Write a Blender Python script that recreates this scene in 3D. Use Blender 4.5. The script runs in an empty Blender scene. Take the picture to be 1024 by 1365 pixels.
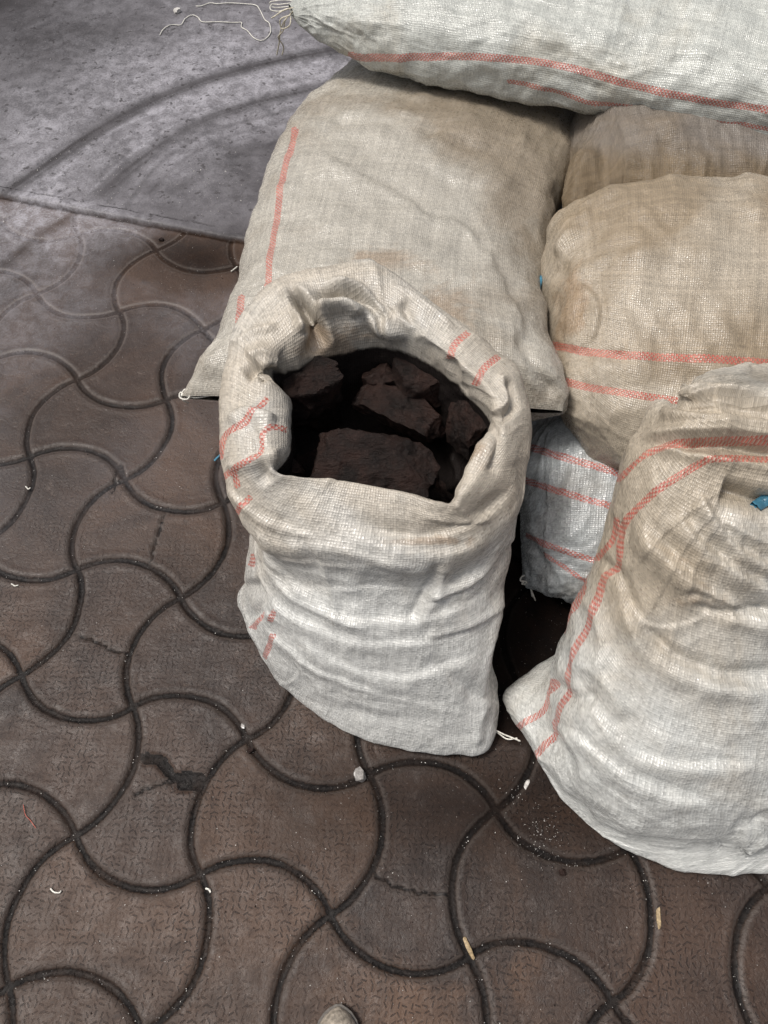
import bpy, math, random
import numpy as np
from mathutils import Vector

R = math.radians
scene = bpy.context.scene
COL = scene.collection

# ------------------------------------------------------------------ camera
CAM_H, PITCH, FPX = 1.515, R(60), 1000.0
cam_d = bpy.data.cameras.new("camera")
cam = bpy.data.objects.new("camera", cam_d); COL.objects.link(cam)
cam.location = (0, 0, CAM_H)
cam.rotation_euler = (R(30), 0, 0)
cam_d.sensor_fit = 'VERTICAL'; cam_d.sensor_height = 36; cam_d.lens = 36 * FPX / 1365
cam_d.clip_start = 0.02; cam_d.clip_end = 500
scene.camera = cam

# ------------------------------------------------------------------ light
SUN_EL, SUN_AZ = R(66), R(268)          # azimuth measured from +Y towards +X
world = bpy.data.worlds.new("World"); scene.world = world; world.use_nodes = True
wn = world.node_tree.nodes; wl = world.node_tree.links
bg = wn['Background']; bg.inputs['Strength'].default_value = 0.105
sky = wn.new('ShaderNodeTexSky'); sky.sky_type = 'NISHITA'; sky.sun_disc = False
sky.sun_elevation = SUN_EL; sky.sun_rotation = SUN_AZ
sky.air_density = 1.0; sky.dust_density = 6.0; sky.ozone_density = 1.0
hs = wn.new('ShaderNodeHueSaturation'); hs.inputs['Saturation'].default_value = .45      # milky overcast
wl.new(sky.outputs[0], hs.inputs['Color']); wl.new(hs.outputs[0], bg.inputs[0])
sun_d = bpy.data.lights.new("sun", 'SUN'); sun_d.energy = 2.3; sun_d.angle = R(15)
sun_d.color = (1.0, 0.955, 0.9)
sun = bpy.data.objects.new("sun", sun_d); COL.objects.link(sun)
sd = Vector((math.sin(SUN_AZ) * math.cos(SUN_EL), math.cos(SUN_AZ) * math.cos(SUN_EL), math.sin(SUN_EL)))
sun.rotation_euler = sd.to_track_quat('Z', 'Y').to_euler()
sun.location = (0, 0, 4)
vs = scene.view_settings
vs.view_transform = 'Standard'; vs.look = 'None'; vs.gamma = 1; vs.use_curve_mapping = False
vs.exposure = 0.2

# ------------------------------------------------------------------ helpers
def un(px, py, z=0.0):
    """a point of the traced plan (photo measurement) -> world point at height z"""
    a = (px - 512) / FPX; b = -(py - 682.5) / FPX
    cp, sp = math.cos(PITCH), math.sin(PITCH)
    d = np.array([a, cp + b * sp, -sp + b * cp])
    t = (z - CAM_H) / d[2]
    return np.array([0, 0, CAM_H]) + t * d

def pr(P):
    cp, sp = math.cos(PITCH), math.sin(PITCH)
    z = P[..., 2] - CAM_H
    d = P[..., 1] * cp - z * sp; u = P[..., 1] * sp + z * cp
    return np.stack([512 + FPX * P[..., 0] / d, 682.5 - FPX * u / d], -1)

_rng = np.random.RandomState(7)
_perm = np.concatenate([_rng.permutation(256)] * 3)
_g = _rng.normal(size=(256, 3)); _g /= np.linalg.norm(_g, axis=1)[:, None]
def noise(x, y, z=0.0):
    x, y, z = np.broadcast_arrays(np.asarray(x, float), y, z)
    xi, yi, zi = np.floor(x).astype(int), np.floor(y).astype(int), np.floor(z).astype(int)
    xf, yf, zf = x - xi, y - yi, z - zi
    f = lambda t: t * t * t * (t * (t * 6 - 15) + 10)
    u, v, w = f(xf), f(yf), f(zf)
    out = 0
    for dx in (0, 1):
        for dy in (0, 1):
            for dz in (0, 1):
                h = _perm[_perm[_perm[(xi + dx) & 255] + ((yi + dy) & 255)] + ((zi + dz) & 255)]
                g = _g[h]
                dot = g[..., 0] * (xf - dx) + g[..., 1] * (yf - dy) + g[..., 2] * (zf - dz)
                out = out + dot * (u if dx else 1 - u) * (v if dy else 1 - v) * (w if dz else 1 - w)
    return out * 1.5
def fbm(x, y, z=0.0, o=4):
    s, a = 0, 1.0
    for i in range(o):
        s = s + a * noise(x * 2 ** i, y * 2 ** i, np.asarray(z) * 2 ** i + 3.7 * i); a *= .5
    return s
def ridge(x, y, z=0.0, o=2, sharp=1.6):
    s, a = 0, 1.0
    for i in range(o):
        s = s + a * (1 - np.minimum(1, np.abs(noise(x * 2 ** i, y * 2 ** i, np.asarray(z) + 9.1 * i)) * 2.2)) ** sharp; a *= .5
    return s
def cells(x, y, z):
    """distance to the nearest jittered point: cones meeting in sharp edges, like crumpled film"""
    xi, yi, zi = np.floor(x).astype(int), np.floor(y).astype(int), np.floor(z).astype(int)
    best = np.full(x.shape, 9.0)
    J = _rng2
    for dx in (-1, 0, 1):
        for dy in (-1, 0, 1):
            for dz in (-1, 0, 1):
                h = _perm[_perm[_perm[(xi + dx) & 255] + ((yi + dy) & 255)] + ((zi + dz) & 255)]
                j = J[h]
                q = (xi + dx + j[..., 0] - x) ** 2 + (yi + dy + j[..., 1] - y) ** 2 + (zi + dz + j[..., 2] - z) ** 2
                best = np.minimum(best, q)
    return np.sqrt(best)
_rng2 = np.random.RandomState(5).uniform(0, 1, (256, 3))
def sstep(a, b, x):
    t = np.clip((x - a) / (b - a), 0, 1); return t * t * (3 - 2 * t)

def catmull(P, n, closed):
    """resample along axis 0 to n samples"""
    P = np.asarray(P, float); m = len(P)
    if closed: t = np.arange(n) * m / n
    else: t = np.linspace(0, m - 1, n)
    i = np.floor(t).astype(int)
    if not closed: i = np.minimum(i, m - 2)
    f = (t - i).reshape((-1,) + (1,) * (P.ndim - 1))
    if closed: g = lambda k: P[(i + k) % m]
    else:
        def g(k):
            j = i + k
            a = P[np.clip(j, 0, m - 1)].copy()
            lo = j < 0; hi = j > m - 1
            a[lo] = 2 * P[0] - P[1]; a[hi] = 2 * P[m - 1] - P[m - 2]
            return a
    p0, p1, p2, p3 = g(-1), g(0), g(1), g(2)
    return .5 * (2 * p1 + (p2 - p0) * f + (2 * p0 - 5 * p1 + 4 * p2 - p3) * f ** 2 + (3 * p1 - p0 - 3 * p2 + p3) * f ** 3)

def polydist(Q, poly):
    """signed distance of points Q (...,2) to a polyline; sign = side; also parameter along"""
    poly = np.asarray(poly, float)
    best = np.full(Q.shape[:-1], 1e9); sg = np.zeros_like(best); par = np.zeros_like(best)
    L = np.linalg.norm(np.diff(poly, axis=0), axis=1); tot = L.sum(); acc = 0
    for k in range(len(poly) - 1):
        a, b = poly[k], poly[k + 1]; d = b - a
        t = np.clip(((Q - a) @ d) / (d @ d), 0, 1)
        w = Q - (a + t[..., None] * d)
        r = np.hypot(w[..., 0], w[..., 1])
        s = np.sign(d[0] * w[..., 1] - d[1] * w[..., 0])
        m = r < best
        best = np.where(m, r, best); sg = np.where(m, s, sg); par = np.where(m, (acc + t * L[k]) / tot, par)
        acc += L[k]
    return best * sg, par
def smoothpoly(poly, n=40):
    return catmull(np.asarray(poly, float), n, False)

def grid_normals(P, closed_v=True):
    du = np.gradient(P, axis=0)
    if closed_v: dv = (np.roll(P, -1, 1) - np.roll(P, 1, 1)) / 2
    else: dv = np.gradient(P, axis=1)
    n = np.cross(dv, du)
    l = np.linalg.norm(n, axis=-1, keepdims=True)
    return n / np.maximum(l, 1e-12)

def empty(name, loc, label, cat, group=None):
    o = bpy.data.objects.new(name, None); COL.objects.link(o); o.location = loc
    o.empty_display_size = .05
    o['label'] = label; o['category'] = cat
    if group: o['group'] = group
    return o
def tag(o, label=None, cat=None, group=None, kind=None):
    if label: o['label'] = label
    if cat: o['category'] = cat
    if group: o['group'] = group
    if kind: o['kind'] = kind
    return o
def link_mesh(name, me, mat, parent=None, smooth=True):
    o = bpy.data.objects.new(name, me); COL.objects.link(o)
    if mat: me.materials.append(mat)
    if smooth: me.polygons.foreach_set('use_smooth', [True] * len(me.polygons))
    if parent:
        o.parent = parent
        bpy.context.view_layer.update() if False else None
        o.location = -Vector(parent.location)
    return o
def grid_mesh(name, P, closed_v, mat, parent=None, attrs=None, uv=None):
    nu, nv = P.shape[:2]
    me = bpy.data.meshes.new(name)
    V = P.reshape(-1, 3)
    iu = np.arange(nu - 1)[:, None]; iv = np.arange(nv if closed_v else nv - 1)[None]
    a = iu * nv + iv; b = iu * nv + (iv + 1) % nv; c = (iu + 1) * nv + (iv + 1) % nv; d = (iu + 1) * nv + iv
    F = np.stack([a, d, c, b], -1).reshape(-1, 4)
    me.vertices.add(len(V)); me.vertices.foreach_set('co', V.ravel())
    me.loops.add(F.size); me.loops.foreach_set('vertex_index', F.ravel())
    me.polygons.add(len(F)); me.polygons.foreach_set('loop_start', np.arange(len(F)) * 4)
    me.polygons.foreach_set('loop_total', np.full(len(F), 4))
    me.update(calc_edges=True)
    if uv is not None:
        U, Vv = uv       # (nu,nv+1) style arrays so the seam closes
        ul = me.uv_layers.new(name='cloth')
        jj = (iv + 1) + 0 * iu; j0 = iv + 0 * iu; i0 = iu + 0 * iv; i1 = i0 + 1
        q = np.stack([np.stack([U[i0, j0], Vv[i0, j0]], -1), np.stack([U[i1, j0], Vv[i1, j0]], -1),
                      np.stack([U[i1, jj], Vv[i1, jj]], -1), np.stack([U[i0, jj], Vv[i0, jj]], -1)], 2)
        ul.data.foreach_set('uv', q.reshape(-1))
    for k, v in (attrs or {}).items():
        at = me.attributes.new(k, 'FLOAT', 'POINT'); at.data.foreach_set('value', np.asarray(v, float).ravel())
    return link_mesh(name, me, mat, parent)

def tube_mesh(name, pts, r, mat, parent=None, seg=6, n=None, taper=True):
    pts = np.asarray(pts, float)
    n = n or max(8, len(pts) * 6)
    C = catmull(pts, n, False)
    T = np.gradient(C, axis=0); T /= np.linalg.norm(T, axis=1)[:, None] + 1e-12
    up = np.array([0.13, 0.21, .97])
    N = np.cross(T, up); N /= np.linalg.norm(N, axis=1)[:, None] + 1e-12
    B = np.cross(T, N)
    rr = np.full(n, r)
    if taper: rr[0] *= .4; rr[-1] *= .4
    a = np.arange(seg) * 2 * np.pi / seg
    P = C[:, None] + rr[:, None, None] * (np.cos(a)[None, :, None] * N[:, None] + np.sin(a)[None, :, None] * B[:, None])
    return grid_mesh(name, P, True, mat, parent)

def join_np(name, parts, mat, parent=None, smooth=True):
    """parts: list of (verts Nx3, faces list)"""
    V, F = [], []; o = 0
    for v, f in parts:
        V.append(v); F += [tuple(i + o for i in q) for q in f]; o += len(v)
    me = bpy.data.meshes.new(name); me.from_pydata(np.concatenate(V).tolist(), [], F); me.update()
    return link_mesh(name, me, mat, parent, smooth)

# ------------------------------------------------------------------ node helper
class NT:
    def __init__(s, name):
        s.m = bpy.data.materials.new(name); s.m.use_nodes = True
        s.n = s.m.node_tree.nodes; s.l = s.m.node_tree.links
        s.b = s.n['Principled BSDF']
    def add(s, t, **k):
        x = s.n.new(t)
        for a, v in k.items(): setattr(x, a, v)
        return x
    def put(s, inp, v):
        if isinstance(v, bpy.types.NodeSocket): s.l.new(v, inp)
        elif v is not None: inp.default_value = v
    def math(s, op, a, b=None, c=None, clamp=False):
        x = s.add('ShaderNodeMath', operation=op, use_clamp=clamp)
        s.put(x.inputs[0], a)
        if b is not None: s.put(x.inputs[1], b)
        if c is not None: s.put(x.inputs[2], c)
        return x.outputs[0]
    def vmath(s, op, a, b=None):
        x = s.add('ShaderNodeVectorMath', operation=op); s.put(x.inputs[0], a)
        if b is not None: s.put(x.inputs[1], b)
        return x.outputs[0]
    def mix(s, f, a, b, blend='MIX'):
        x = s.add('ShaderNodeMix', data_type='RGBA', blend_type=blend)
        s.put(x.inputs[0], f)
        for i, v in ((6, a), (7, b)):
            if isinstance(v, tuple) and len(v) == 3: v = (*v, 1)
            s.put(x.inputs[i], v)
        return x.outputs[2]
    def noise(s, vec, scale, detail=4, rough=.55, dist=0, out=0):
        x = s.add('ShaderNodeTexNoise'); s.put(x.inputs['Vector'], vec)
        x.inputs['Scale'].default_value = scale; x.inputs['Detail'].default_value = detail
        x.inputs['Roughness'].default_value = rough; x.inputs['Distortion'].default_value = dist
        return x.outputs[out]
    def ramp(s, v, a, b, lo=0.0, hi=1.0):
        x = s.add('ShaderNodeMapRange'); x.interpolation_type = 'SMOOTHSTEP'
        s.put(x.inputs[0], v)
        for i, q in zip((1, 2, 3, 4), (a, b, lo, hi)): x.inputs[i].default_value = q
        return x.outputs[0]
    def attr(s, name):
        x = s.add('ShaderNodeAttribute', attribute_name=name); return x.outputs['Fac']
    def bump(s, h, dist, strength=1.0, normal=None):
        x = s.add('ShaderNodeBump'); s.put(x.inputs['Height'], h)
        x.inputs['Distance'].default_value = dist; x.inputs['Strength'].default_value = strength
        if normal is not None: s.put(x.inputs['Normal'], normal)
        return x.outputs[0]
    def scale_vec(s, v, sc):
        x = s.add('ShaderNodeMapping'); s.put(x.inputs[0], v); x.inputs['Scale'].default_value = sc
        return x.outputs[0]
    def obj(s):
        return s.add('ShaderNodeNewGeometry').outputs['Position']

# ------------------------------------------------------------------ materials
def simple(name, col, rough=.6, spec=.5, bumpd=0, bscale=200, var=.3):
    t = NT(name); p = t.obj()
    n = t.noise(p, bscale, 4)
    c = t.mix(t.ramp(n, .3, .7), tuple(x * (1 - var) for x in col), tuple(min(1, x * (1 + var)) for x in col))
    t.put(t.b.inputs['Base Color'], c)
    t.b.inputs['Roughness'].default_value = rough
    t.b.inputs['Specular IOR Level'].default_value = spec
    if bumpd: t.put(t.b.inputs['Normal'], t.bump(n, bumpd))
    return t.m

CELL = 0.0040
def cloth_mat(name, clean, dirt_shading, dirt_shading_lo=.45, dirt_shading_hi=.6, rough=.42, brown=(.22, .13, .06), brown_amt=.5, seed=0.0, gloss=.5, weave=1.0):
    t = NT(name)
    uv = t.add('ShaderNodeUVMap', uv_map='cloth').outputs[0]
    pos = t.vmath('ADD', t.obj(), (seed * 3.1, seed * 1.7, seed * 2.3))
    # slightly wandering tapes
    wob = t.noise(pos, 9, 2, .5, out=1)
    wob = t.vmath('SCALE', t.vmath('SUBTRACT', wob, (.5, .5, .5)), None)
    t.n[-1].inputs['Scale'].default_value = .012
    q = t.vmath('ADD', uv, wob)
    q = t.scale_vec(q, (1 / CELL, 1 / CELL, 0))
    sx = t.add('ShaderNodeSeparateXYZ'); t.put(sx.inputs[0], q)
    X, Y = sx.outputs[0], sx.outputs[1]
    fx = t.math('FRACT', X); fy = t.math('FRACT', Y)
    ix = t.math('FLOOR', X); iy = t.math('FLOOR', Y)
    par = t.math('MODULO', t.math('ABSOLUTE', t.math('ADD', ix, iy)), 2.0)   # 0/1
    hx = t.math('SINE', t.math('MULTIPLY', fx, math.pi)); hy = t.math('SINE', t.math('MULTIPLY', fy, math.pi))
    hx2 = t.math('POWER', hx, .35); hy2 = t.math('POWER', hy, .35)
    # warp up: rounded across x, arched along y
    ha = t.math('MULTIPLY', hx2, t.math('MULTIPLY_ADD', hy, .5, .5))
    hb = t.math('MULTIPLY', hy2, t.math('MULTIPLY_ADD', hx, .5, .5))
    m = t.add('ShaderNodeMix', data_type='FLOAT'); t.put(m.inputs[0], par); t.put(m.inputs[2], ha); t.put(m.inputs[3], hb)
    h = m.outputs[0]
    # per-tape tone
    cxy = t.add('ShaderNodeCombineXYZ'); t.put(cxy.inputs[0], ix); t.put(cxy.inputs[1], iy); t.put(cxy.inputs[2], seed)
    wn_ = t.add('ShaderNodeTexWhiteNoise', noise_dimensions='3D'); t.put(wn_.inputs['Vector'], cxy.outputs[0]); cellr = wn_.outputs['Value']
    cx_ = t.add('ShaderNodeCombineXYZ'); t.put(cx_.inputs[0], ix); t.put(cx_.inputs[1], seed + 5.)
    wx = t.add('ShaderNodeTexWhiteNoise', noise_dimensions='2D'); t.put(wx.inputs['Vector'], cx_.outputs[0])
    cy_ = t.add('ShaderNodeCombineXYZ'); t.put(cy_.inputs[0], iy); t.put(cy_.inputs[1], seed + 9.)
    wy = t.add('ShaderNodeTexWhiteNoise', noise_dimensions='2D'); t.put(wy.inputs['Vector'], cy_.outputs[0])
    m2 = t.add('ShaderNodeMix', data_type='FLOAT'); t.put(m2.inputs[0], par); t.put(m2.inputs[2], wx.outputs['Value']); t.put(m2.inputs[3], wy.outputs['Value'])
    tape = m2.outputs[0]
    # dirt, with highlight and shade painted through the same mask
    big = t.noise(pos, 3.2, 5, .6, .6)
    dmask = t.math('ADD', big, t.attr('dirt_shading'))
    dmask = t.ramp(dmask, dirt_shading_lo, dirt_shading_hi)
    col = t.mix(dmask, clean, dirt_shading)
    streaks = t.noise(t.scale_vec(uv, (6, 90, 1)), 1.0, 4, .6)
    streaks2 = t.noise(t.scale_vec(uv, (90, 6, 1)), 1.0, 4, .6)
    st = t.math('ADD', t.ramp(streaks, .35, .7, -.07, .06), t.ramp(streaks2, .35, .7, -.05, .05))
    bn = t.math('ADD', t.noise(pos, 5.5, 6, .65, 1.2), t.attr('brown'))
    bmask = t.ramp(bn, .66, .85, 0, brown_amt)
    col = t.mix(bmask, col, brown)
    sm = t.noise(pos, 38, 5, .7, .5)
    smask = t.ramp(sm, .62, .78, 0, .45)
    col = t.mix(smask, col, tuple(x * .45 for x in dirt_shading))
    soot_shade_ = t.attr('soot_shade')  # charcoal black and painted shade inside the open sack
    # red woven stripe
    sd_ = t.attr('stripe')
    smk = t.ramp(sd_, .95, 1.05, 1, 0)
    redc = t.mix(t.ramp(t.noise(pos, 30, 3), .35, .7), (.40, .07, .05), (.48, .14, .10))
    col_red = t.mix(t.math('MULTIPLY_ADD', par, .68, .22), col, redc)
    col = t.mix(smk, col, col_red)
    col = t.mix(t.ramp(t.math('ADD', soot_shade_, t.math('MULTIPLY_ADD', sm, .5, -.25)), .3, .6), col, (.016, .013, .012))
    # tone per tape and gaps: thread gaps are darker than tape crowns
    v = t.math('ADD', t.math('MULTIPLY_ADD', tape, .22, .89), t.math('MULTIPLY_ADD', cellr, .16, -.08))
    v = t.math('ADD', v, st)
    gap = t.ramp(h, .0, .5, .80, 1.0)
    v = t.math('MULTIPLY', v, gap)
    hv = t.add('ShaderNodeHueSaturation'); t.put(hv.inputs['Value'], v); t.put(hv.inputs['Color'], col)
    t.put(t.b.inputs['Base Color'], hv.outputs[0])
    t.put(t.b.inputs['Roughness'], t.math('ADD', t.math('MULTIPLY_ADD', dmask, .16, rough - .16), t.math('MULTIPLY_ADD', cellr, .28, -.14)))
    t.put(t.b.inputs['Specular IOR Level'], t.ramp(soot_shade_, .2, .6, gloss + .15, .03))
    crin = t.noise(pos, 60, 5, .65)
    n1 = t.bump(crin, .0035, .55)
    sc_ = t.add('ShaderNodeSeparateColor'); t.put(sc_.inputs[0], wn_.outputs['Color'])
    facet = t.math('ADD', t.math('MULTIPLY', t.math('SUBTRACT', fx, .5), t.math('SUBTRACT', sc_.outputs[0], .5)), t.math('MULTIPLY', t.math('SUBTRACT', fy, .5), t.math('SUBTRACT', sc_.outputs[1], .5)))
    facet = t.math('MULTIPLY', facet, 1.15)
    worn = t.ramp(t.noise(pos, 7, 4, .6, .8), .45, .62, .35, 1.0)
    facet = t.math('MULTIPLY', facet, worn)
    n2 = t.bump(t.math('ADD', h, facet), .00065 * weave, 1.0, n1)
    t.put(t.b.inputs['Normal'], n2)
    return t.m

M_thread = simple('white_thread', (.62, .60, .54), .6, bscale=400)
M_threadb = simple('cream_thread', (.5, .46, .36), .6, bscale=400)
M_blue = simple('blue_strap', (.05, .17, .25), .35, bscale=60)
M_crumb = simple('white_crumb', (.48, .46, .43), .5, bscale=300)
M_husk = simple('husk', (.30, .22, .12), .6, bscale=300)
M_redthread = simple('red_fibre', (.4, .09, .06), .6)
M_shoe = simple('shoe_leather', (.30, .26, .21), .6, bumpd=.002, bscale=120, var=.35)
M_sole = simple('shoe_sole', (.08, .07, .06), .6)

def charcoal_mat():
    t = NT('charcoal'); p = t.obj()
    n = t.noise(p, 18, 6, .65); f = t.noise(p, 140, 5, .7)
    v = t.add('ShaderNodeTexVoronoi', feature='F1'); t.put(v.inputs['Vector'], p); v.inputs['Scale'].default_value = 55
    c = t.mix(t.ramp(n, .35, .7), (.009, .006, .005), (.028, .014, .0105))
    c = t.mix(t.ramp(f, .54, .72, 0, .55), c, (.060, .042, .036))
    t.put(t.b.inputs['Base Color'], c)
    t.put(t.b.inputs['Roughness'], t.ramp(f, .3, .7, .38, .75))
    t.b.inputs['Specular IOR Level'].default_value = .22
    gr = t.noise(t.scale_vec(p, (60, 260, 160)), 1.0, 5, .7, .4)
    hh = t.math('ADD', t.math('ADD', t.math('MULTIPLY', f, .55), t.math('MULTIPLY', v.outputs[0], .25)), t.math('MULTIPLY', gr, .45))
    t.put(t.b.inputs['Normal'], t.bump(hh, .0075, 1.0))
    return t.m
M_coal = charcoal_mat()

def ground_mat():
    t = NT('pavers'); p = t.obj()
    w = t.noise(p, 3, 3, .5, out=1)
    g = t.attr('groove')           # 1 in the joint
    dust_sheen = t.attr('dust_sheen')          # pale dust film, painted sheen included
    n1 = t.noise(p, 3.2, 6, .62, .8); n2 = t.noise(p, 26, 6, .7, .4); n3 = t.noise(p, 150, 5, .7)
    warm = t.attr('warm')
    col = t.mix(t.ramp(n1, .3, .72), (.019, .0105, .0070), (.066, .0365, .0225))
    tone = t.attr('tone')
    col = t.mix(t.ramp(tone, 0, 1, .36, 0), col, (.024, .018, .017))
    col = t.mix(t.ramp(tone, .5, 1, 0, .26), col, (.105, .060, .038))
    col = t.mix(t.ramp(t.math('ADD', t.noise(p, 6, 4, .6, .5), t.math('MULTIPLY', warm, .3)), .64, .95, 0, .6), col, (.115, .062, .035))
    col = t.mix(t.ramp(n2, .55, .78, 0, .7), col, (.026, .019, .017))
    col = t.mix(t.ramp(n2, .25, .42, .45, 0), col, (.13, .10, .085))
    col = t.mix(t.ramp(n3, .52, .72, 0, .55), col, (.022, .017, .015))
    col = t.mix(t.ramp(n3, .30, .44, .40, 0), col, (.14, .098, .075))
    n5 = t.noise(p, 62, 5, .7, .3)
    col = t.mix(t.ramp(n5, .56, .74, 0, .5), col, (.02, .015, .013))
    # embossed rice-grain strokes
    sc = 88.0
    q = t.scale_vec(p, (sc, sc, 0))
    strokes = None
    for k in range(1):
        qq = t.vmath('ADD', q, (k * 13.37, k * 7.71, 0))
        vo = t.add('ShaderNodeTexVoronoi', feature='F1', voronoi_dimensions='2D'); t.put(vo.inputs['Vector'], qq)
        vo.inputs['Scale'].default_value = 1.0; vo.inputs['Randomness'].default_value = .42
        loc = t.vmath('SUBTRACT', qq, vo.outputs['Position'])
        sep = t.add('ShaderNodeSeparateXYZ'); t.put(sep.inputs[0], vo.outputs['Color'])
        ang = t.math('MULTIPLY_ADD', t.math('FLOOR', t.math('MULTIPLY', sep.outputs[0], 4)), math.pi / 4, .3)
        rot = t.add('ShaderNodeVectorRotate', rotation_type='Z_AXIS'); t.put(rot.inputs['Vector'], loc); t.put(rot.inputs['Angle'], ang)
        s2 = t.add('ShaderNodeSeparateXYZ'); t.put(s2.inputs[0], rot.outputs[0])
        ax = t.math('ABSOLUTE', s2.outputs[0]); ay = t.math('ABSOLUTE', s2.outputs[1])
        mk = t.math('MULTIPLY', t.ramp(ax, .36, .42, 1, 0), t.ramp(ay, .05, .11, 1, 0))
        strokes = mk if strokes is None else t.math('MAXIMUM', strokes, mk)
    wear = t.ramp(t.noise(p, 7, 4, .6), .38, .62, .12, 1)
    st = t.math('MULTIPLY', t.math('MULTIPLY', strokes, wear), t.attr('emboss'))
    col = t.mix(t.math('MULTIPLY', st, .75), col, (.018, .013, .011))
    # joints full of black dust
    gcol = t.mix(t.ramp(n3, .5, .75), (.009, .0075, .007), (.034, .028, .025))
    jd = t.math('ADD', t.attr('jdist'), t.math('ADD', t.math('MULTIPLY_ADD', n2, .009, -.0045), t.math('MULTIPLY_ADD', n3, .008, -.004)))
    gm = t.math('MULTIPLY', t.ramp(jd, .0042, .0068, 1, 0), t.math('MULTIPLY', t.attr('fill'), t.ramp(t.noise(p, 11, 4, .6), .36, .58, .5, 1.0)))
    lipm = t.math('MULTIPLY', t.ramp(jd, .0062, .0085), t.ramp(jd, .010, .015, 1, 0))
    col = t.mix(t.math('MULTIPLY', lipm, .40), col, (.13, .105, .09))
    dirtm = t.ramp(jd, .004, .022, .5, 0)
    col = t.mix(t.math('MULTIPLY', dirtm, t.attr('fill')), col, (.018, .014, .012))
    col = t.mix(gm, col, gcol)
    sl = t.attr('slab')
    scol = t.mix(t.ramp(n1, .3, .7), (.036, .031, .032), (.072, .065, .069))
    scol = t.mix(t.ramp(n2, .56, .74, 0, .6), scol, (.035, .03, .03))
    scol = t.mix(t.ramp(n3, .52, .66, 0, .65), scol, (.018, .016, .016))
    spots = t.ramp(t.noise(p, 48, 3, .5), .62, .70, 0, .75)
    col = t.mix(sl, col, scol)
    # pale dust and painted sheen
    dn = t.math('MULTIPLY', dust_sheen, t.ramp(t.math('ADD', t.math('MULTIPLY', n3, .45), t.math('MULTIPLY', n2, .55)), .38, .62, .30, 1.0))
    col = t.mix(dn, col, (.33, .32, .345))
    col = t.mix(t.math('MULTIPLY', sl, spots), col, (.035, .03, .031))
    bk = t.attr('soot_shade')  # black marks plus shade painted on the ground
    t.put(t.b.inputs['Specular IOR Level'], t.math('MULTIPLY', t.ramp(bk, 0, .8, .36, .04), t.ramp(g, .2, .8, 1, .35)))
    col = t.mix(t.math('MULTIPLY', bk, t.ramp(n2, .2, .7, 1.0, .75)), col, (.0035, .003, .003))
    spk = t.ramp(t.noise(p, 260, 2, .5), .70, .76, 0, .9)
    col = t.mix(t.math('MULTIPLY', spk, t.math('MULTIPLY_ADD', dust_sheen, .8, .25)), col, (.5, .48, .47))
    t.put(t.b.inputs['Base Color'], col)
    t.put(t.b.inputs['Roughness'], t.math('ADD', t.ramp(n2, .3, .7, .36, .62), t.math('MULTIPLY', bk, .35)))
    a = t.bump(n2, .006, .5); b = t.bump(n3, .002, .6, a)
    c = t.bump(t.math('MULTIPLY', st, -1.0), .0016, .9, b)
    t.put(t.b.inputs['Normal'], c)
    return t.m
M_ground = ground_mat()

# ------------------------------------------------------------------ ground: wave pavers and concrete slab
PT = 0.25; YAW = -0.2653
OX, OY = -2.3079 * PT, .7085 * PT
def lat(i, j):
    x = i * PT; y = j * PT; c, s = math.cos(YAW), math.sin(YAW)
    return np.array([c * x - s * y + OX, s * x + c * y + OY])
edge_a, edge_b = un(0, 263)[:2], un(335, 326)[:2]
ed = (edge_b - edge_a) / np.linalg.norm(edge_b - edge_a); en = np.array([-ed[1], ed[0]])

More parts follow.
